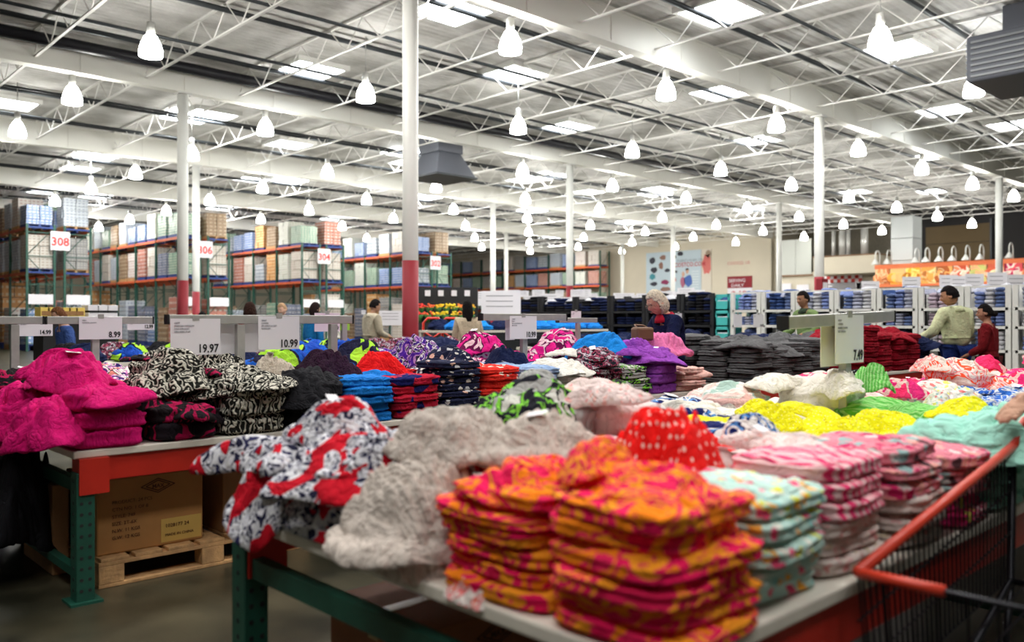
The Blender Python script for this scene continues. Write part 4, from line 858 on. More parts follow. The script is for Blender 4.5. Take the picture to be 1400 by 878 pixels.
for k, (p0, p1, ps) in enumerate(((58, 208, (130,)), (-30, 62, (20,)), (425, 474, (470,)), (762, 815, (790,)))):
    a, b_ = sp(p0, Vb), sp(p1, Vb); sign_stand('grey sign rail over the back table, %s' % ('carrying the 8.99 card above black jackets', 'outermost, with the 14.99 card', 'short, with the pale pink card', 'short, before the dark jeans')[k], a, Vb, 1.30, 0, b_-a, 0, .68, (sp(ps[0], Vb)-a,))
price_sign(sp(108, Vb-.04), Vb-.04, 1.325, '8.99', ['GIRLS', 'FASHION LEGGING'], 'white price card reading 8.99 between the two smaller cards above the pink robes', .30, .165, psz=.06)
price_sign(sp(24, 7.2), 7.2, 1.31, '14.99', ['GIRLS', 'JACKET'], 'white price card reading 14.99 near the end of the rails', .24, .13, psz=.045)
price_sign(sp(174, 7.3), 7.3, 1.31, '12.99', ['BOYS', 'TOP'], 'small white price card reading 12.99 at the end of the short rail', .22, .09, psz=.04)
price_sign(sp(430, Vb-.04), Vb-.04, 1.365, '13.99', ['GIRLS', '3PC SET'], 'pale pink price card reading 13.99', .255, .165, psz=.05, mat=plain('pink_card', (.80, .68, .76), .6))
price_sign(sp(465, Vb), Vb, 1.33, '', ['SALE'], 'lime green tag card beside the 13.99 sign', .10, .12, mat=plain('lime_card', (.35, .75, .08), .6))
price_sign(sp(781, 7.6), 7.6, 1.42, '15.99', ['LADIES', 'JEAN'], 'white price card reading 15.99 before the dark jeans', .19, .13, psz=.042)
price_sign(sp(923, 7.2), 7.2, 1.40, '', ['MENS', 'JEAN'], 'white card on the jeans behind the blonde woman', .16, .15)
price_sign(sp(1003, 7.4), 7.4, 1.40, '', [], 'blank white card hung under the white shelving, above the grey sweaters', .24, .20)
price_sign(sp(1030, 7.3), 7.3, 1.40, '24.99', ['MENS', 'SHIRT'], 'white price card reading 24.99 under the denim shelves', .31, .21, psz=.05)
# ------------------------------------------------------------------ shelving line behind the tables
US = 15.0
DEN = [cloth('d_lightblue', 'plain', [(.20,.26,.52)]), cloth('d_denim', 'plain', [(.035,.07,.20)]), cloth('d_pale', 'plain', [(.42,.44,.56)]), cloth('d_slate', 'plain', [(.12,.17,.34)]), cloth('d_pink', 'plain', [(.52,.42,.50)]), cloth('d_white', 'plain', [(.6,.6,.64)])]
DN = ['light blue', 'denim blue', 'pale lilac', 'slate blue', 'pale pink', 'white']
def shelf_unit(px0, px1, k, mats, dark=False, tiers=((1.20, 1.49), (1.49, 1.86)), label='', sub=''):
    V1, V0 = on_U(px0, US)[1], on_U(px1, US)[1]; Wd = V1-V0
    t = thing('shelving_unit', label, 'shelving', (US, V0, 0)); fm = blackp if dark else white
    for y in (.05, Wd-.05): MB().bb(0, .06, y-.04, y+.04, 0, 1.86).bb(.6, .66, y-.04, y+.04, 0, 1.86).build('post', fm, t)
    for z in (.35, .78, 1.16, 1.46): MB().bb(0, .66, .05, Wd-.05, z, z+.045).build('shelf', fm, t)
    if not dark: MB().bb(.02, .05, .1, Wd-.1, 1.83, 1.86).build('top_rail', fm, t)
    MB().bb(.64, .66, .06, Wd-.06, .1, 1.82).build('back_panel', blackp, t)
    ns = 3
    for ti, (z0, z1) in enumerate(((.83, 1.16), (1.21, 1.46), (1.51, 1.80))):
        for s in range(ns):
            mi = mats[(s+ti) % len(mats)]; nl = rnd.choice((3, 4)) if ti < 2 else rnd.choice((4, 5, 6)); eh = (z1-z0-.03)/4
            for q in range(nl):
                lab = '%s garment, %s up, %s pile, %s shelf, %s' % (DN[mi] if not dark else 'dark', nth(q+1), nth(s+1), ('lowest', 'middle', 'upper')[ti], sub)
                w_ = (Wd-.24)/ns
                put('folded_jeans' if dark else 'folded_shirt', FZ, US+.26+rnd.uniform(-.02, .02), V0+.12+w_*(s+.5), z0-.002+q*eh, rnd.choice((0, PI)), (1.3, w_/.26*.93, eh/.055*1.05), (ST['nvy'][2] if not dark else rnd.choice((ST['nvy'][2], ST['blk'][2]))) if dark else DEN[mi], lab, 'clothes', 'folded clothes in the shelving', .01)
PXS = [998, 1040, 1087, 1140, 1198, 1255, 1318, 1383, 1430]
CONT = [[0, 0, 2], [1, 1, 3], [5, 2, 0], [2, 3, 5], [0, 3, 2], [4, 4, 5], [5, 0, 3], [5, 2, 0]]
CW = ['light blue shirts, next to the turquoise crates', 'denim, next to the light blue shirts', 'white and blue shirts, behind the man in green', 'pale shirts, right behind the 7.49 sign rail', 'slate blue shirts', 'pale pink shirts, beside the man in the cream shirt', 'loose shirts, above the woman in dark red', 'white shirts, at the very end of the line']
CS = ['by the crates', 'denim unit', 'behind green-clad man', 'behind 7.49 rail', 'slate blue unit', 'pink unit', 'above red-clad woman', 'end unit']
for i in range(8): shelf_unit(PXS[i], PXS[i+1], i, CONT[i], label='white framed shelving unit holding %s' % CW[i], sub=CS[i])
BX = [690, 738, 786, 834, 882, 930, 976]
for i in range(6): shelf_unit(BX[i], BX[i+1], i, [1, 1, 1], True, label='black shelving unit of dark folded jeans, %s from the turquoise crates' % nth(6-i), sub='%s black unit' % nth(6-i))
for i in range(3):
    V1, V0 = on_U(977, US)[1], on_U(997, US)[1]
    t = thing('storage_crate', 'turquoise plastic crate beside the white shelving, %s in its column' % ('lowest', 'middle', 'topmost')[i], 'crate', (US, V0+.02, .85+.33*i), group='turquoise crates')
    tq = plain('turquoise', (.06, .48, .46), .5); w = V1-V0-.04
    MB().bb(0, .5, 0, w, 0, .02).bb(0, .02, 0, w, 0, .18).bb(0, .02, 0, w, .26, .32).bb(.48, .5, 0, w, 0, .32).bb(0, .5, 0, .02, 0, .32).bb(0, .5, w-.02, w, 0, .32).build('crate_body', tq, t)
    MB().bb(.03, .47, .03, w-.03, .02, .2).build('contents', paper, t)
t = thing('crate_plinth', 'low black plinth under the turquoise crates', 'plinth', (US, V0, 0)); MB().bb(0, .6, 0, V1-V0, 0, .85).build('box', blackp, t, bevel=.01); MB().bb(-.02, .62, -.01, V1-V0+.01, .80, .848).build('top', darkmetal, t)
# loose items along the tops of the shelving
for i in range(26):
    px = 700+i*27; U, V = on_U(px, US+.3); mi = rnd.randrange(6)
    if px < 985: m_ = rnd.choice([ST['blk'][2], DEN[5], ST['nvy'][2], ST['cyn'][2] if px > 900 else DEN[5]]); w_ = 'rumpled garment thrown on top of the black shelving'
    else: m_ = DEN[mi]; w_ = '%s shirt loose on top of the white shelving' % DN[mi]
    put('loose_garment', HZ, US+.3, V, 1.79 if px > 1000 else 1.74, rnd.uniform(0, 6), (.9, .9, rnd.uniform(.7, 1.1)), m_, w_+', %s along' % nth(i+1), 'clothes', 'loose clothes on the shelving tops', .08)
# ------------------------------------------------------------------ further tables, displays and sign cards
def far_table(U0, U1, V0, V1, h, lab, sts, words, n=None):
    t = thing('display_table', lab, 'table', (U0, V0, 0)); L, Wd = U1-U0, V1-V0
    MB().bb(0, L, 0, Wd, h-.04, h).build('tabletop', board, t)
    for x in (.05, L-.05):
        for y in (.05, Wd-.05): MB().bb(x-.03, x+.03, y-.03, y+.03, 0, h-.04).build('leg', white, t)
    MB().bb(.04, L-.04, .02, .04, .1, h-.04).build('front_skirt', darkmetal, t)
    for i in range(int(L/.5)):
        for j in range(max(1, int(Wd/.5))):
            st = rnd.choice(sts); nm, w_, mat, *_ = ST[st]
            x, y = U0+.27+i*.5, V0+.27+j*.5
            put(nm, FB, x, y, h, rnd.uniform(-.1, .1), (1.35, 1.45, 1.3), mat, '%s lying lowest, %s along %s deep on %s' % (w_, nth(i+1), nth(j+1), words), 'clothes', 'clothes on '+words, .01)
            put(nm, HP, x, y, h+.10, rnd.uniform(0, 6), (1.1, 1.15, .9), mat, '%s heaped %s along %s deep on %s' % (w_, nth(i+1), nth(j+1), words), 'clothes', 'clothes on '+words, .06)
U, V = on_V(690, 11.2)
far_table(9.3, 13.3, 11.3, 12.4, 1.12, 'waist-high far table heaped with turquoise and blue tops', ['cyn', 'bhd', 'nvy', 'blu'], 'the far turquoise table')
far_table(2.6, 8.6, 9.4, 10.6, .85, 'far table of dark jackets behind the sign rails', ['blk', 'nvy', 'nvp', 'bgr'], 'the far jacket table')
far_table(9.2, 12.9, 8.6, 9.7, .88, 'far table of navy clothes behind the hot pink jackets', ['nvy', 'nvy', 'blk'], 'the far navy table')
def card(px, d, z, w, h, lab):
    U, V = uv(px, d); t = thing('sign_card', lab, 'sign', (U, V, 0), math.radians(-43.2))
    MB().bb(-w/2, w/2, -.006, .006, z-h, z).build('card', paper, t); MB().tube([(0, .02, 0), (0, .02, z-.02)], .015, 6).build('pole', grey, t); MB().lathe([(.16, 0), (.16, .015), (.03, .03)], n=12).build('foot', darkmetal, t)
    q = MB()
    for i in range(3): q.bb(-w*.38, w*.3, -.009, -.006, z-h*.2*(i+1), z-h*.2*(i+1)+h*.03)
    q.build('printed_lines', plain('print_grey', (.2, .2, .22), .7), t)
for i in range(34):
    px = 578+i*12.4+rnd.uniform(-4, 4); d = rnd.uniform(21, 33); z = zat(rnd.uniform(393, 409), d)
    card(px, d, z, rnd.uniform(.3, .6), rnd.uniform(.2, .42), 'white sign card on a thin pole far across the hall, %s along' % nth(i+1))
card(673+12, 19.5, zat(398, 19.5), .9, .6, 'large blank white card standing before the far rack')
for i, px in enumerate((1190, 1246, 1297, 1312, 1332, 1363, 1390)):
    card(px, 24-i*.4, zat(rnd.uniform(372, 384), 23), .5, .55, 'pale hanging card before the food pictures, %s along' % nth(i+1))
card(497, 20, zat(424, 20), .1, .1, 'tiny card by the man in the beige jacket'); card(535, 17.5, zat(425, 17.5), .5, .3, 'white card next to the man in the beige jacket')
# flower / produce display
def flowers():
    U, V = on_V(608, 14.6); rz = math.radians(-43)
    t = thing('flower_stand', 'black tiered stand filled with yellow and red flowers', 'display stand', (U, V, 0), rz)
    MB().bb(-.65, .65, 0, .5, 0, 1.25).bb(-.65, .65, .2, .7, 1.25, 1.42).build('tier', blackp, t); MB().bb(-.7, .7, .72, .78, 0, 2.05).build('back_board', blackp, t)
    for i in range(4): MB().bb(-.5+i*.3, -.38+i*.3, .68, .72, 1.85, 1.98).build('label_card', paper, t)
    cols = [(.75,.03,.02),(.8,.12,.03),(.85,.5,.01),(.88,.65,.02),(.85,.6,.02),(.8,.2,.03),(.85,.45,.02)]; nm = ['red','vermilion','amber','yellow','golden','orange','marigold']
    R = Matrix.Rotation(rz, 3, 'Z')
    for i in range(14):
        r = i//7; p = R @ Vector((-.56+(i % 7)*.187, .1+.34*r, 0)); z = 1.25+.17*r
        o = thing('flower_bouquet', '%s flower bouquet, %s row of the black stand' % (nm[i % 7], ('front', 'back')[r]), 'flowers', (U+p.x, V+p.y, z), group='bouquets on the black stand')
        MB().lathe([(.035, 0), (.05, .08), (.10, .17)], n=10).build('wrapper', plain('leaf_green', (.04, .16, .03), .7), o, True)
        q = MB(); rr = random.Random(i)
        for k in range(12):
            c = (rr.uniform(-.08, .08), rr.uniform(-.08, .08), .18+rr.uniform(-.03, .06)); q.lathe([(.004, -.022), (.026, -.01), (.03, .006), (.012, .02)], c, 7)
        q.build('blossoms', plain('bloom_%d' % (i % 7), cols[i % 7], .7), o, True)
    for i, px in enumerate((592, 617)):
        U2, V2_ = on_V(px, 12.6); t = thing('hand_truck', 'red tube-framed hand truck before the flower stand, %s' % ('by the red column', 'nearer the person in the tan coat'), 'hand truck', (U2, V2_, 0), rz) if False else thing('hand_truck', 'red tube-framed hand truck before the flower stand, %s' % ('next to the red column band', 'next to the tan coat')[i], 'hand truck', (U2, V2_, 0), rz)
        rp = plain('bright_red', (.65, .03, .015), .4)
        MB().tube([(-.18, 0, .12), (-.18, 0, 1.25), (-.1, 0, 1.34), (.1, 0, 1.34), (.18, 0, 1.25), (.18, 0, .12)], .022, 8).tube([(-.18, 0, .5), (.18, 0, .5)], .016, 6).tube([(-.18, 0, .85), (.18, 0, 1.1)], .016, 6).tube([(-.18, 0, 1.1), (.18, 0, .85)], .016, 6).build('frame', rp, t, True)
        MB().bb(-.22, .22, -.28, 0, .02, .035).build('toe_plate', darkmetal, t)
        for x in (-.22, .22): w = MB().lathe([(.02, -.02), (.12, -.02), (.12, .02), (.02, .02)], n=16).build('wheel', blackp, t, True); w.rotation_euler = (0, PI/2, 0); w.location = (x, .06, .12)
    for i in range(5):
        U2, V2_ = on_V(272+i*11, 12.0); o = thing('potted_plant', 'potted plant with yellow-green leaves below sign 306, %s in the row' % nth(i+1), 'plant', (U2, V2_, 1.15), group='potted plants below sign 306')
        MB().lathe([(.05, 0), (.07, .12), (.075, .13)], n=12).build('pot', plain('pot_brown', (.2, .08, .04), .8), o, True)
        q = MB(); rr = random.Random(i+40)
        for k in range(22):
            a = rr.uniform(0, 6.28); l = rr.uniform(.08, .16); q.tube([(0, 0, .12), (math.cos(a)*l*.5, math.sin(a)*l*.5, .18), (math.cos(a)*l, math.sin(a)*l, .16+rr.uniform(-.03, .08))], [.004, .018, .003], 5)
        q.build('leaves', plain('leaf_yellow', (.38, .36, .04), .7), o, True)
    Ua, Va_ = on_V(262, 11.8); Ub, _ = on_V(330, 11.8)
    t = thing('plant_bench', 'dark bench under the row of potted plants', 'bench', (Ua, 11.8, 0)); MB().bb(0, Ub-Ua, 0, .5, 1.10, 1.15).build('top', darkmetal, t)
    for x in (.05, Ub-Ua-.05): MB().bb(x-.03, x+.03, .05, .45, 0, 1.1).build('leg', darkmetal, t)
    Ua, _ = on_V(55, 13.0); Ub, _ = on_V(165, 13.0)
    t = thing('checkout_counter', 'dark counter carrying the yellow cartons behind the brown-haired shopper', 'counter', (Ua, 13.0, 0)); MB().bb(0, Ub-Ua, 0, .6, 1.28, 1.32).build('top', darkmetal, t); MB().bb(.05, Ub-Ua-.05, .05, .55, 0, 1.28).build('body', blackp, t)
    for i in range(6):
        U2, V2_ = on_V(62+i*9.6, 13.1); o = thing('yellow_carton', 'yellow carton on the dark counter below sign 308, %s along' % nth(i+1), 'box', (U2, 13.1, 1.32), group='yellow cartons on the counter')
        MB().bb(-.06, .06, 0, .3, 0, .16).build('carton', plain('carton_yellow', (.75, .55, .12), .7), o, bevel=.004); MB().bb(-.045, .045, -.004, 0, .05, .11).build('printed_label', plain('label_brown', (.3, .15, .05), .7), o)
    for i in range(3):
        U2, V2_ = on_V(128+i*13, 13.1); o = thing('white_carton', 'white carton stack beside the yellow cartons, %s along' % nth(i+1), 'box', (U2, 13.1, 1.32), group='white cartons on the counter')
        MB().bb(-.07, .07, 0, .3, 0, .09).build('carton', paper, o, bevel=.004); MB().bb(-.075, .075, 0, .3, .12, .2).build('upper_carton', paper, o, bevel=.004); MB().bb(-.06, .06, -.003, .28, .09, .12).build('divider', ink, o)
flowers()
# ------------------------------------------------------------------ goods under the tables
kraft = plain('kraft_carton', (.42, .20, .06), .75, noise=.12, nscale=4, bump=.15, bscale=12)
def big_box(x0, x1, y0, y1, z0, z1, lab, marks=True, mat=None):
    t = thing('cardboard_box', lab, 'box', ((x0+x1)/2, (y0+y1)/2, z0)); w, l, h = x1-x0, y1-y0, z1-z0
    MB().bb(-w/2, w/2, -l/2, l/2, 0, h).build('carton', mat or kraft, t, bevel=.008)
    MB().bb(-w/2, w/2, -.025, .025, h, h+.001).bb(-w/2-.001, -w/2, -.025, .025, h*.8, h).build('packing_tape', plain('packing_tape', (.5, .34, .16), .3), t)
    if marks:
        km = plain('carton_print', (.10, .035, .015), .8); q = MB(); y = -l/2-.0015
        for a, s in ((0, 1.0), (1, .72)):
            P = [(-.085*s, 0), (0, .036*s), (.085*s, 0), (0, -.036*s)]
            for i in range(4):
                p, r_ = P[i], P[(i+1) % 4]; q.tube([(p[0]+.03, y, h*.84+p[1]), (r_[0]+.03, y, h*.84+r_[1])], .0025, 4, False)
        q.build('diamond_mark', km, t)
        text('MAX', .028, km, t, (.03, y-.001, h*.84-.011), (PI/2, 0, 0), 'printed_text', 'CENTER', .0006)
        for i, ln in enumerate(('PRODUCT: 24 PCS', 'CTN NO: 1 OF 8', 'STYLE: 749', 'SIZE: 2T-6X', 'N.W. 11 KGS', 'G.W. 12 KGS')): text(ln, .024, km, t, (-w/2+.07, y-.001, h*.66-.035*i), (PI/2, 0, 0), 'printed_text')
        MB().bb(w/2-.22, w/2-.01, y-.001, y+.001, .015, .135).build('yellow_label', plain('yellow_label', (.62, .40, .10), .7), t)
        text('1028177 24', .026, km, t, (w/2-.20, y-.003, .09), (PI/2, 0, 0), 'printed_text'); text('MADE IN CHINA', .02, km, t, (w/2-.20, y-.003, .045), (PI/2, 0, 0), 'printed_text')
    return t
def wood_pallet(x0, x1, y0, y1, lab):
    t = thing('wooden_pallet', lab, 'pallet', (x0, y0, 0)); w, l = x1-x0, y1-y0; top_, blk_ = MB(), MB()
    for i in range(7): top_.bb(w*i/7+.01, w*(i+1)/7-.02, 0, l, .125, .142)
    for i in range(3): y = (l-.09)*i/2; top_.bb(0, w, y, y+.09, .105, .125)
    top_.build('deck_board', wood, t, bevel=.003)
    for x in (0, w/2-.06, w-.12):
        for y in (0, l/2-.05, l-.1): MB().bb(x, x+.12, y, y+.1, .018, .105).build('block', wood, t, bevel=.004)
    b2 = MB()
    for y in (0, l/2-.05, l-.1): b2.bb(0, w, y, y+.1, 0, .018)
    b2.build('bottom_board', wood, t, bevel=.003)
    return t
wood_pallet(1.36, 2.50, 4.36, 5.4, 'wooden pallet under the middle table with a big brown carton on it')
big_box(1.37, 1.90, 4.42, 4.92, .143, .515, 'large brown carton with a diamond mark and yellow label under the red beam')
big_box(2.02, 2.5, 4.44, 4.9, .143, .58, 'second brown carton on the pallet, beside the diamond-marked one', False, plain('kraft_dark', (.30, .15, .06), .75, noise=.1))
big_box(1.26, 1.34, 4.75, 5.3, .0, .46, 'narrow carton end behind the green perforated post', False, plain('kraft_dark', (.30, .15, .06), .75, noise=.1))
big_box(3.2, 3.8, 4.5, 5.1, 0, .5, 'brown carton standing on the floor further along under the middle table', False)
big_box(1.48, 2.0, 1.95, 2.45, 0, .40, 'reddish brown carton on the floor under the front table', True, plain('kraft_red', (.30, .10, .035), .75, noise=.1))
big_box(2.3, 2.9, 1.6, 2.3, 0, .45, 'dark carton further under the front table', False, plain('kraft_red', (.30, .10, .035), .75, noise=.1))
# ------------------------------------------------------------------ shopping cart parked against the front table
def cart():
    x0, x1, yc, w = 1.87, 2.93, .86, .40
    t = thing('shopping_cart', 'red-trimmed wire shopping cart parked against the front table edge', 'shopping cart', (x0, yc, 0), 0)
    wire = plain('cart_wire', (.02, .02, .025), .35, .7); rp = plain('cart_red', (.60, .045, .02), .35)
    L = x1-x0; zt = lambda x: .735+.175*x/L; zb = lambda x: .42+.09*x/L
    q = MB()
    for side in (0, -w):
        n = 34
        for i in range(n+1):
            x = .02+L*i/n if i < n else L; q.tube([(x, side, zt(x)), (.06+x*.93, side*.95, zb(x))], .0032, 5, False)
        for k in range(1, 3): q.tube([(0, side, zt(0)-.11*k), (L, side, zt(L)-.13*k)], .003, 5, False)
    q.build('side_wires', wire, t)
    q = MB()
    for i in range(8):
        y = -w*i/7
        q.tube([(0, y, .735), (.06, y*.95, .42)], .003, 5, False); q.tube([(.06, y*.95, .42), (L*.99, y*.95, .51)], .003, 5, False); q.tube([(L, y, .91), (L*.99, y*.95, .51)], .003, 5, False)
    q.build('basket_wires', wire, t)
    MB().tube([(L, 0, zt(L)), (0, 0, zt(0))], .014, 10).build('top_rail', rp, t, True)
    MB().tube([(L, -w, zt(L)), (0, -w, zt(0)), ], .008, 8).tube([(0, -w, .735), (0, 0, .735)], .006, 8).build('basket_rim', wire, t, True)
    MB().tube([(0, 0, .735), (-.004, -.185, .737)], .0125, 10).build('front_bumper', rp, t, True)
    MB().tube([(L, 0, .91), (L+.12, 0, .98), (L+.14, -.03, 1.0), (L+.14, -w+.03, 1.0), (L+.12, -w, .98), (L, -w, .91)], .015, 8).build('handle', rp, t, True)
    MB().tube([(L, 0, .91), (L-.02, 0, .50), (.25, 0, .20), (.02, -.02, .14)], .012, 8).tube([(L, -w, .91), (L-.02, -w, .50), (.25, -w, .20), (.02, -w+.02, .14)], .012, 8).tube([(.1, 0, .17), (.1, -w, .17)], .01, 6).tube([(L-.02, 0, .5), (L-.02, -w, .5)], .01, 6).tube([(L-.1, 0, .16), (.1, 0, .16)], .012, 6).tube([(L-.1, -w, .16), (.1, -w, .16)], .012, 6).tube([(L-.1, 0, .16), (L-.02, 0, .5)], .012, 6).tube([(L-.1, -w, .16), (L-.02, -w, .5)], .012, 6).build('chassis', wire, t, True)
    for x in (.1, L-.1):
        for y in (0, -w):
            wl = MB().lathe([(.01, -.015), (.055, -.015), (.06, 0), (.055, .015), (.01, .015)], n=16).build('wheel', blackp, t, True); wl.rotation_euler = (PI/2, 0, 0); wl.location = (x, y, .06)
            MB().bb(x-.015, x+.015, y-.02, y+.02, .06, .16).build('caster_fork', darkmetal, t)
cart()
# ------------------------------------------------------------------ people
def evalmesh(o, name):
    dg = bpy.context.evaluated_depsgraph_get(); dg.update()
    me = bpy.data.meshes.new_from_object(o.evaluated_get(dg)); me.name = name
    old = o.data; bpy.data.objects.remove(o); bpy.data.meshes.remove(old); return me
def skin(J, E, sub=2):
    """J: name -> (pos, radius); E: edges by name; first joint is the root"""
    k = list(J); me = bpy.data.meshes.new('s'); me.from_pydata([J[a][0] for a in k], [(k.index(a), k.index(b_)) for a, b_ in E], [])
    o = bpy.data.objects.new('s', me); C.objects.link(o); m_ = o.modifiers.new('skin', 'SKIN'); m_.use_smooth_shade = True
    for i, a in enumerate(k):
        r = J[a][1]; r = r if isinstance(r, tuple) else (r, r); me.skin_vertices[0].data[i].radius = r; me.skin_vertices[0].data[i].use_root = (i == 0)
    s = o.modifiers.new('sub', 'SUBSURF'); s.levels = sub; s.render_levels = sub
    return evalmesh(o, 'skin')
def merge(meshes):
    bm = bmesh.new()
    for me in meshes: bm.from_mesh(me)
    me = bpy.data.meshes.new('m'); bm.to_mesh(me); bm.free(); return me
def head_mesh(s=1.0, female=False):
    """head centred on the ears, face towards -y, chin at about -.125"""
    bm = bmesh.new(); bmesh.ops.create_uvsphere(bm, u_segments=40, v_segments=30, radius=1)
    for v in bm.verts:
        x, y, z = v.co; jaw = max(0, -z)
        X = .076*x*(1-.30*jaw**1.5); Y = .098*y*(1-.12*jaw); Z = .122*z
        if y < 0: Y += .012*jaw*-1*(abs(x) < .5)                       # chin forward
        g = lambda cx, cz, sx, sz: math.exp(-((X-cx)/sx)**2-((Z-cz)/sz)**2)
        if y < 0:
            Y -= .024*g(0, -.022, .011, .020)+.012*g(0, .0, .009, .02)  # nose
            Y += .011*(g(.030, .012, .017, .012)+g(-.030, .012, .017, .012))  # sockets
            Y -= .006*(g(.03, .032, .025, .007)+g(-.03, .032, .025, .007))   # brow
            Y -= .006*g(0, -.060, .022, .007)+.006*g(0, -.073, .018, .006)-.004*g(0, -.066, .02, .003)  # lips
            Y -= .010*g(0, -.105, .02, .014)                          # chin
            Y -= .005*(g(.042, -.025, .02, .02)+g(-.042, -.025, .02, .02))
        v.co = (X*s, Y*s, Z*s)
    me = bpy.data.meshes.new('h'); bm.to_mesh(me); bm.free(); return me
def xf(me, M): me.transform(M); return me
def remesh(me, vox, name):
    o = bpy.data.objects.new('r', me); C.objects.link(o); m_ = o.modifiers.new('r', 'REMESH'); m_.mode = 'VOXEL'; m_.voxel_size = vox; m_.use_smooth_shade = True
    s = o.modifiers.new('sm', 'SMOOTH'); s.factor = .4; s.iterations = 2
    return evalmesh(o, name)
def two_bone(S, T, l1, l2, pole):
    d = T-S; L = min(d.length, (l1+l2)*.995); d.normalize(); a = (l1*l1-l2*l2+L*L)/(2*L); h = math.sqrt(max(0, l1*l1-a*a))
    n = (pole-d*pole.dot(d)).normalized(); return S+d*a+n*h, S+d*L
def hand_mesh(W_, fd, palm_n, side, curl=.6):
    """W_ wrist, fd finger direction, palm_n palm normal"""
    fd = fd.normalized(); palm_n = (palm_n-fd*palm_n.dot(fd)).normalized(); sd = fd.cross(palm_n).normalized()*side
    out = []
    J = {'w': (W_-fd*.02, (.020, .026)), 'p1': (W_+fd*.03, (.014, .034)), 'p2': (W_+fd*.085, (.012, .038))}
    out.append(skin({a: (tuple(v[0]), .024 if a == 'w' else .026) for a, v in J.items()}, [('w', 'p1'), ('p1', 'p2')], 1))
    for i, (off, ln) in enumerate(((.027, .068), (.009, .078), (-.009, .072), (-.026, .056))):
        b0 = W_+fd*.07+sd*off; b1 = W_+fd*.092+sd*off*1.12; d1 = (fd+palm_n*curl*.5).normalized(); d2 = (fd+palm_n*curl*1.3).normalized(); d3 = (fd*.6+palm_n*curl*1.9).normalized()
        p = [b0, b1, b1+d1*ln*.45, b1+d1*ln*.45+d2*ln*.33, b1+d1*ln*.45+d2*ln*.33+d3*ln*.25]
        J = {str(k): (tuple(q), r) for k, (q, r) in enumerate(zip(p, (.0105, .0105, .0095, .0085, .0075)))}
        out.append(skin(J, [(str(k), str(k+1)) for k in range(4)], 1))
    t0 = W_+fd*.02+sd*.02; td = (fd*.7+sd*.8+palm_n*.3).normalized(); td2 = (fd*1.0+sd*.35+palm_n*.4).normalized()
    p = [t0, t0+td*.035, t0+td*.035+td2*.032, t0+td*.035+td2*.058]
    out.append(skin({str(k): (tuple(q), r) for k, (q, r) in enumerate(zip(p, (.015, .013, .011, .009)))}, [('0', '1'), ('1', '2'), ('2', '3')], 1))
    return out
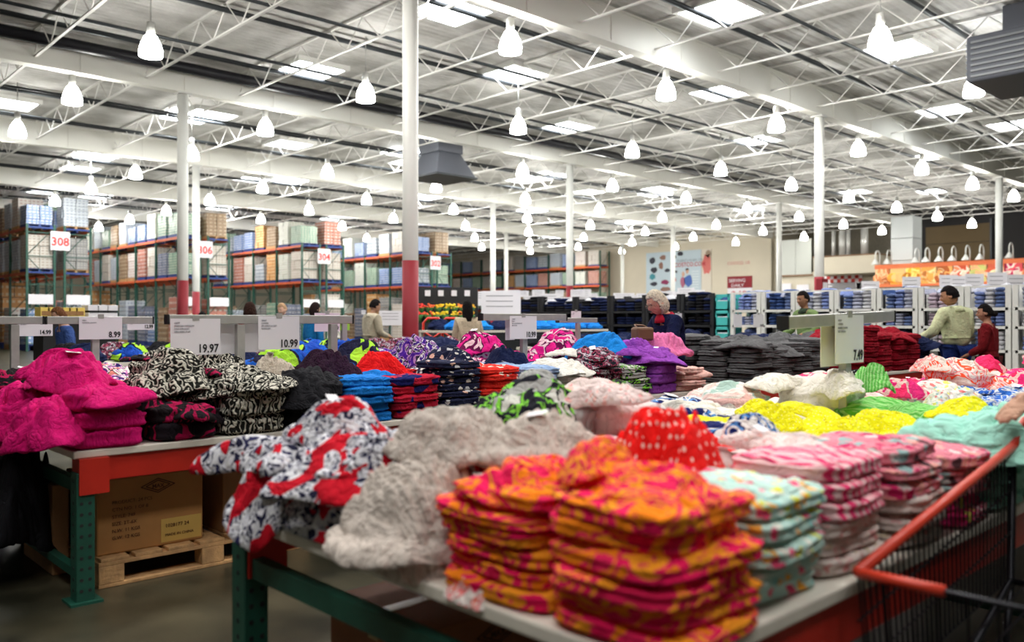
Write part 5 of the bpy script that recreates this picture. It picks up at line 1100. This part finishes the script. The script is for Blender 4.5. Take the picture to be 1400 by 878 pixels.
def person(label, U, V, face, H=1.72, lean=0, head=(0, 0), hl=None, hr=None, skinc=(.55, .30, .20), hairc=(.02, .012, .01), hair='short', shirt=(.5, .5, .5), trousers=(.03, .04, .1),
           collar=None, female=False, glasses=False, coatlen=0, vox=.008, curl=.6, loose=1.0, z0=0):
    """face: heading (radians) the body looks towards in world XY; local frame faces -Y"""
    s = H/1.75; t = thing('person', label, 'person', (U, V, z0), face+PI/2)
    sw = .165 if female else .185
    Rl = Matrix.Rotation(lean, 3, 'X'); hip = Vector((0, 0, .95))
    def up(p): return (hip+Rl @ (Vector(p)-hip))*s
    neck = up((0, 0, 1.45)); base = up((0, -.0, 1.38)); chest = up((0, 0, 1.22)); waist = up((0, 0, 1.06)); pel = hip*s
    hp, hy = head; Rh = Matrix.Rotation(hy, 3, 'Z') @ Matrix.Rotation(hp+lean*.6, 3, 'X')
    hc = neck+(Rh @ Vector((0, -.02, .155)))*s
    J = {'pel': (tuple(pel), (.135*s, .10*s)), 'waist': (tuple(waist), (.125*s, .09*s)), 'chest': (tuple(chest), (.145*s, .10*s)), 'base': (tuple(base), (.11*s, .075*s)), 'neck': (tuple(neck), .052*s), 'skull': (tuple(neck+(hc-neck)*.7), .05*s)}
    E = [('pel', 'waist'), ('waist', 'chest'), ('chest', 'base'), ('base', 'neck'), ('neck', 'skull')]
    arms = {}; hands = []
    for sd, T in ((1, hl), (-1, hr)):
        k = 'l' if sd > 0 else 'r'; S = up((sd*sw, 0, 1.39))
        if T is None: T = up((sd*(sw+.07), -.06, .84)); T.x = sd*(sw+.07)*s
        else: T = Vector(T)*s
        el, wr = two_bone(S, T, .29*s, .26*s, Vector((sd*.6, .9, -.5)))
        J['sh'+k] = (tuple(S), .058*s); J['el'+k] = (tuple(el), .043*s); J['fm'+k] = (tuple(el.lerp(wr, .4)), .041*s); J['wr'+k] = (tuple(wr), .028*s)
        E += [('base', 'sh'+k), ('sh'+k, 'el'+k), ('el'+k, 'fm'+k), ('fm'+k, 'wr'+k)]; arms[k] = (S, el, wr)
        fd = (wr-el).normalized(); pn = Vector((0, -.3, -1)) if abs(fd.z) < .8 else Vector((-sd, 0, 0))
        hands += hand_mesh(wr, (fd+Vector((0, 0, -.15))).normalized(), pn, sd, curl)
        hx = Vector((sd*.09, 0, .90))*s; kn = Vector((sd*.10, -.02, .50))*s; an = Vector((sd*.10, .01, .09))*s; to = Vector((sd*.115, -.15, .035))*s
        J['hp'+k] = (tuple(hx), .088*s); J['kn'+k] = (tuple(kn), .058*s); J['cf'+k] = (tuple(kn.lerp(an, .35)+Vector((0, .015, 0))), .055*s); J['an'+k] = (tuple(an), .036*s); J['to'+k] = (tuple(to), .032*s)
        E += [('pel', 'hp'+k), ('hp'+k, 'kn'+k), ('kn'+k, 'cf'+k), ('cf'+k, 'an'+k), ('an'+k, 'to'+k)]
    body = skin(J, E); hs = s*(.97 if female else 1.0)*1.0
    HM = Matrix.Translation(hc) @ Rh.to_4x4()
    hm = xf(head_mesh(hs, female), HM)
    ears = []
    for sd in (1, -1):
        e = MB().lathe([(.002, -.010), (.018, -.006), (.022, .004), (.014, .010)], n=12, flat=1.5).mesh('e'); e.transform(Matrix.Translation((sd*.076*hs, .008*hs, -.005*hs)) @ Matrix.Rotation(sd*PI/2*.85, 4, 'Y') @ Matrix.Rotation(PI/2, 4, 'Z')); ears.append(xf(e, HM))
    me = remesh(merge([body, hm]+ears+hands), vox, 'person_body'); skm = cloth('skin_%d' % int(skinc[0]*1000), 'plain', [skinc], bump=.05)
    skm.node_tree.nodes['Principled BSDF'].inputs['Roughness'].default_value = .55
    me.materials.clear(); me.materials.append(skm); me.polygons.foreach_set('use_smooth', [True]*len(me.polygons)); link('body', me, t)
    eb = MB()
    for sd in (1, -1):
        e = MB().lathe([(.001, -.012), (.008, -.008), (.011, 0), (.008, .008), (.001, .012)], n=12).mesh('eye', plain('eye_dark', (.03, .02, .02), .2), True); e.transform(HM @ Matrix.Translation((sd*.030*hs, -.0815*hs, .010*hs)) @ Matrix.Rotation(PI/2, 4, 'X') @ Matrix.Diagonal((1.1, .7, .5, 1))); link('eye', e, t)
    e = MB()
    for sd in (1, -1): e.tube([(sd*.045*hs, -.083*hs, .030*hs), (sd*.03*hs, -.0945*hs, .036*hs), (sd*.015*hs, -.098*hs, .031*hs)], .003*hs, 6)
    hm_ = cloth('hair_%d_%d' % (int(hairc[0]*1000), int(hairc[1]*1000)), 'fur', [[c*.5 for c in hairc], [min(1, c*1.25) for c in hairc]], bump=.3)
    b_ = e.mesh('eyebrows', hm_, True); b_.transform(HM); link('eyebrows', b_, t)
    e = MB().tube([(-.021*hs, -.096*hs, -.066*hs), (0, -.107*hs, -.064*hs), (.021*hs, -.096*hs, -.066*hs)], [.002, .005*hs, .002], 8); b_ = e.mesh('lips', plain('lips_rose', (skinc[0]*.8, skinc[1]*.45, skinc[2]*.5), .5), True); b_.transform(HM); link('lips', b_, t)
    if glasses:
        e = MB()
        for sd in (1, -1): e.tube([(sd*.03*hs+.020*hs*math.cos(a), -.108*hs, .008*hs+.016*hs*math.sin(a)) for a in [2*PI*i/14 for i in range(15)]], .0016, 5, False); e.tube([(sd*.05*hs, -.106*hs, .012*hs), (sd*.078*hs, 0, .012*hs)], .0016, 5)
        e.tube([(-.010*hs, -.110*hs, .012*hs), (.010*hs, -.110*hs, .012*hs)], .0016, 5); b_ = e.mesh('glasses', plain('glasses_metal', (.25, .18, .14), .3, .7)); b_.transform(HM); link('glasses', b_, t)
    # hair: a shell over the skull cut to its style
    bm = bmesh.new(); bmesh.ops.create_uvsphere(bm, u_segments=56, v_segments=40, radius=1); rr = random.Random(int(U*100))
    kill = []
    for v in bm.verts:
        x, y, z = v.co; X, Y, Z = .086*x, .108*y+.004, .132*z+.006
        face_cut = (y < -.35 and z < .52) or (y < -.15 and z < .05)
        low = {'short': -.45, 'bob': -1.1, 'long': -1.1, 'bun': -.5}[hair]
        if hair in ('bob', 'long'):
            face_cut = (y < -.60 and z < .55) or (y < -.42 and z < .1) 
            if z < .1: X *= 1+.30*min(1, (.1-z)); Y = Y*(1+.18*min(1, (.1-z)))+.012*(.1-z); Z = Z-.02*(.1-z)
            if hair == 'long' and z < -.2 and y > -.2: Z -= .20*(-.2-z); Y += .03*(-.2-z)
        n_ = 1+.035*math.sin(38*x+9*z+5*y)+.03*math.sin(23*y-17*z)+.02*math.sin(60*x-30*y)
        v.co = (X*n_*hs, Y*n_*hs, Z*(1+.02*math.sin(20*x+14*y))*hs)
        if face_cut or z < low or (hair == 'short' and z < -.1 and y < .1): kill.append(v)
    bmesh.ops.delete(bm, geom=kill, context='VERTS')
    hme = bpy.data.meshes.new('hair'); bm.to_mesh(hme); bm.free(); hme.transform(HM); hme.materials.append(hm_); hme.polygons.foreach_set('use_smooth', [True]*len(hme.polygons))
    ho = link('hair', hme, t); so = ho.modifiers.new('th', 'SOLIDIFY'); so.thickness = .012*hs; so.offset = -1; ss = ho.modifiers.new('s', 'SUBSURF'); ss.levels = 1; ss.render_levels = 1
    if hair == 'bun':
        e = MB().lathe([(.004, -.04), (.032, -.028), (.042, 0), (.030, .028), (.004, .038)], n=16).mesh('hair_bun', hm_, True); e.transform(HM @ Matrix.Translation((0, .125*hs, -.02)) ); link('hair_bun', e, t)
    # clothes: looser skins over the same pose, ending at wrists, neck, hem
    L_ = 1.16*loose; sm = cloth('shirt_%d_%d_%d' % tuple(int(c*1000) for c in shirt), 'plain', [shirt], bump=.1); hem = up((0, 0, .90-coatlen)) if coatlen < .3 else Vector((0, 0, (.90-coatlen)*s))
    J2 = {'chest': (tuple(chest), (.165*s*loose, .125*s*loose)), 'waist': (tuple(waist), (.155*s*loose, .118*s*loose)), 'hem': (tuple(up((0, 0, .93))), (.165*s*loose, .125*s*loose)), 'base': (tuple(base), (.128*s, .092*s)), 'col': (tuple(base.lerp(neck, .85)), .062*s)}
    E2 = [('chest', 'waist'), ('waist', 'hem'), ('chest', 'base'), ('base', 'col')]
    if coatlen: J2['skirt'] = (tuple(hem), (.19*s*loose, .15*s)); E2.append(('hem', 'skirt'))
    for k, (S, el, wr) in arms.items():
        J2['sh'+k] = (tuple(S), .074*s*loose); J2['el'+k] = (tuple(el), .060*s*loose); J2['cu'+k] = (tuple(el.lerp(wr, .9)), .043*s*loose); E2 += [('base', 'sh'+k), ('sh'+k, 'el'+k), ('el'+k, 'cu'+k)]
    m2 = skin(J2, E2, 3)
    P = np.empty(len(m2.vertices)*3); m2.vertices.foreach_get('co', P); P = P.reshape(-1, 3); N = np.empty_like(P).reshape(-1); m2.vertices.foreach_get('normal', N); N = N.reshape(-1, 3)
    wv = np.abs(np.sin(P[:, 2]*38+3*sn(P, 3, 9)+P[:, 0]*14))*.5+sn(P, 8, 22)*.5
    P += N*(wv*.007)[:, None]; m2.vertices.foreach_set('co', P.reshape(-1)); m2.materials.clear(); m2.materials.append(sm); m2.polygons.foreach_set('use_smooth', [True]*len(m2.polygons)); link('top_garment', m2, t)
    if collar:
        q = MB().lathe([(.115*s, -.045*s), (.105*s, -.010), (.078*s, .03*s), (.072*s, .028*s), (.085*s, -.03*s)], n=24).mesh('collar', cloth('collar_%d' % int(collar[0]*1000), 'plain', [collar]), True); q.transform(Matrix.Translation(base.lerp(neck, .80)) @ Rl.to_4x4()); link('collar', q, t)
    tr = cloth('trousers_%d' % int(trousers[2]*1000+trousers[0]*100), 'plain', [trousers], bump=.1)
    J3 = {'pel': (tuple(pel), (.152*s, .115*s))}; E3 = []
    for k, sd in (('l', 1), ('r', -1)):
        g = lambda a: Vector(J[a+k][0])
        J3['hp'+k] = (tuple(g('hp')), .10*s); J3['kn'+k] = (tuple(g('kn')), .075*s); J3['an'+k] = (tuple(g('an')+Vector((0, 0, .02))), .062*s); E3 += [('pel', 'hp'+k), ('hp'+k, 'kn'+k), ('kn'+k, 'an'+k)]
        sh = skin({'h': (tuple(g('an')+Vector((0, .03, -.03))*s), .046*s), 'm': (tuple(g('to')*.5+g('an')*.5+Vector((0, -.01, -.01))*s), .046*s), 't': (tuple(g('to')+Vector((0, -.03, .008))*s), .042*s)}, [('h', 'm'), ('m', 't')])
        sh.materials.clear(); sh.materials.append(blackp); link('shoe', sh, t)
    m3 = skin(J3, E3, 2); m3.materials.clear(); m3.materials.append(tr); m3.polygons.foreach_set('use_smooth', [True]*len(m3.polygons)); link('trousers', m3, t)
    return t
# headings: the camera looks along +46.8 deg... world heading of view:
VIEW = math.atan2(SA, CA)
def P_(px, V=None, U=None, d=None): return on_V(px, V) if V is not None else (on_U(px, U) if U is not None else uv(px, d))
U, V = P_(921, d=7.9)
woman = person('grey-blonde older woman in a navy jacket with red collar looking down at clothes', U, V, VIEW+PI*.62, 1.64, .20, (.42, .0), (.14, -.42, 1.14), (-.10, -.44, 1.12), (.62, .33, .24), (.66, .58, .46), 'bob', (.006, .010, .045), (.02, .02, .03), (.40, .01, .03), True, True, vox=.006)
U, V = P_(1308, d=10.9)
person('man in a pale yellow-green shirt and blue jeans seen from behind, head turned down', U, V, VIEW+.35, 1.77, .05, (.25, .75), (.30, -.30, 1.05), (-.22, -.28, 1.0), (.42, .22, .13), (.008, .006, .006), 'short', (.58, .62, .38), (.012, .03, .15), (.58, .62, .38), loose=1.12, vox=.007)
U, V = P_(1352, d=10.6)
person('dark-haired woman in a dark red dress beside the man in the pale shirt', U, V, VIEW+.9, 1.52, .03, (.1, .25), (.1, -.25, 1.0), None, (.40, .20, .13), (.008, .006, .006), 'bun', (.16, .008, .012), (.06, .01, .01), None, True, coatlen=.30, loose=1.1, vox=.008)
U, V = P_(1103, d=13.4)
person('dark-haired man in an olive green sweater standing before the shelves', U, V, VIEW+PI*.62, 1.78, .05, (.15, 0), (.2, -.3, 1.05), (-.2, -.3, 1.05), (.42, .23, .14), (.008, .006, .006), 'short', (.16, .24, .09), (.02, .02, .04), (.03, .05, .03), vox=.009)
U, V = P_(507, d=15.0)
person('man in a beige jacket and dark cap of hair walking beside the racks', U, V, VIEW-.9, 1.70, .05, (.25, 0), (.1, -.3, 1.1), (-.1, -.3, 1.05), (.45, .25, .16), (.008, .006, .006), 'short', (.45, .40, .30), (.02, .02, .03), (.5, .45, .35), loose=1.12, vox=.01)
U, V = P_(342, d=10.4)
person('shopper whose dark brown head shows above the rail by the 10.99 sign', U, V, VIEW+.2, 1.55, .05, (.2, .2), None, None, (.4, .2, .12), (.03, .012, .008), 'bob', (.25, .02, .03), (.02, .02, .03), None, True, vox=.01)
U, V = P_(390, d=16.5)
person('fair-haired shopper half hidden behind the rail, right of the dark brown head', U, V, VIEW+PI*.8, 1.66, .05, (.3, .2), None, None, (.65, .40, .30), (.45, .28, .16), 'short', (.1, .1, .12), (.02, .02, .03), None, vox=.01)
U, V = P_(427, d=14.5)
person('dark-haired woman in a bright blue top above the 13.99 sign', U, V, VIEW-.7, 1.63, .05, (.1, 0), None, None, (.60, .35, .25), (.02, .01, .01), 'bob', (.01, .16, .42), (.02, .02, .03), None, True, vox=.01)
U, V = P_(93, d=10.6)
person('brown-haired shopper bending behind the 8.99 sign', U, V, VIEW+PI*.75, 1.50, .12, (.3, .2), None, None, (.55, .32, .22), (.13, .05, .02), 'bob', (.04, .08, .25), (.02, .02, .03), None, True, vox=.01)
U, V = P_(640, d=12.8)
person('person with long black hair in a light tan coat seen from behind', U, V, VIEW+.3, 1.62, .03, (.1, 0), (.1, -.3, 1.0), None, (.45, .25, .16), (.006, .005, .005), 'long', (.50, .42, .30), (.01, .01, .012), None, True, coatlen=.3, loose=1.1, vox=.01)
U, V = P_(276, d=13.0)
person('shopper in red with black hair in front of the potted plants', U, V, VIEW+.2, 1.45, .05, (.1, 0), None, None, (.45, .25, .16), (.006, .005, .005), 'bob', (.42, .02, .03), (.02, .02, .03), None, True, vox=.012)
# shopper standing past the frame edge, reaching an arm onto the front table
ha = on_z(1338, 604, .93)
U, V = 3.36, .40
fc = math.atan2(ha[1]-V, ha[0]-U)
p = person('shopper in a black top reaching a bare forearm onto the front table', U, V, fc, 1.66, .22, (.4, 0), (.1, -.3, .9), None, (.55, .26, .16), (.02, .012, .01), 'bob', (.008, .008, .01), (.01, .01, .012), None, True, vox=.007, curl=.25) if False else None
R_ = Matrix.Rotation(-(fc+PI/2), 3, 'Z'); tgt = R_ @ Vector((ha[0]-U, ha[1]-V, .97)); s_ = 1.66/1.75
p = person('shopper in a black top reaching a forearm onto the front table from the frame edge', U, V, fc, 1.66, .22, (.4, 0), (.18, -.25, .95), tuple(tgt/s_), (.55, .26, .16), (.02, .012, .01), 'bob', (.008, .008, .01), (.01, .01, .012), None, True, vox=.007, curl=.25)
U, V = P_(880, d=7.45)
t = thing('brown_handbag', 'brown leather bag resting on the clothes before the blonde woman', 'bag', (U, V, 1.12), VIEW-PI/2+.5)
MB().bb(-.10, .08, -.05, .06, 0, .12).build('bag_body', plain('leather_brown', (.14, .065, .03), .5), t, bevel=.02); MB().tube([(-.07, 0, .11), (-.06, .05, .14), (.03, .05, .135), (.05, 0, .11)], .008, 6).build('strap', plain('leather_brown', (.14, .065, .03), .5), t, True)
# ------------------------------------------------------------------ light and camera
w = bpy.data.worlds.new('World'); bpy.context.scene.world = w; w.use_nodes = True
w.node_tree.nodes['Background'].inputs[0].default_value = (.02, .02, .02, 1)
def panel(U, V, sx, sy, e, col=(1, .98, .94)):
    if V > 20: MB().bb(U-.62, U+.62, V-.58, V+.58, ZC-.08, ZC-.05).build('skylight_or_fill_lens', skyem, ceil)  # far fill lights also get an added glowing lens
    l = bpy.data.lights.new('skylight_fill_light', 'AREA'); l.shape = 'RECTANGLE'; l.size = sx; l.size_y = sy; l.energy = e; l.color = col
    o = bpy.data.objects.new('skylight_fill_light', l); C.objects.link(o); o.location = (U, V, ZC-.2)
# area lights standing in for skylights over and around the tables, without lenses
for U in (1.5, 5.0, 9.0, 13.5, 19.5):
    for V in (-1.5, 1.8, 6.5, 12.0): panel(U, V, 1.2, 1.1, 135 if V > -1 else 75)
for U, V in ((-2.5, 1.0), (-2.5, -1.5), (-2.0, 4.0)): panel(U, V, 1.2, 1.1, 85)  # fill added behind the camera to brighten the front table
for U in (10.5, 18.5, 26.0, 33.5, 42.0):
    for V in (25.5, 34.0): panel(U, V, 1.2, 1.1, 290)  # fill added to brighten the distant racks
for U in (38.0, 45.5): panel(U, 44.5, 1.2, 1.1, 290)
for U in (13.9, 20.4, 27.5): panel(U, 45.0, 1.2, 1.1, 200)  # more added fill, above the rack aisles
cam = bpy.data.cameras.new('camera'); co = bpy.data.objects.new('camera', cam); C.objects.link(co)
co.location = (0, 0, HE); co.rotation_euler = (PI/2, 0, VIEW-PI/2)
cam.sensor_width = 36; cam.lens = F/1400*36; cam.shift_y = -1/1400; cam.clip_end = 300; cam.clip_start = .05
cam.dof.use_dof = True; cam.dof.focus_distance = 6.0; cam.dof.aperture_fstop = 1.9
sc = bpy.context.scene; sc.camera = co
sc.view_settings.view_transform = 'Standard'; sc.view_settings.look = 'None'; sc.view_settings.exposure = .3; sc.view_settings.gamma = 1
sc.cycles.use_denoising = True; sc.cycles.max_bounces = 7; sc.cycles.sample_clamp_indirect = 4
print('OBJECTS', len(bpy.data.objects), 'polys', sum(len(o.data.polygons) for o in bpy.data.objects if o.type == 'MESH'))
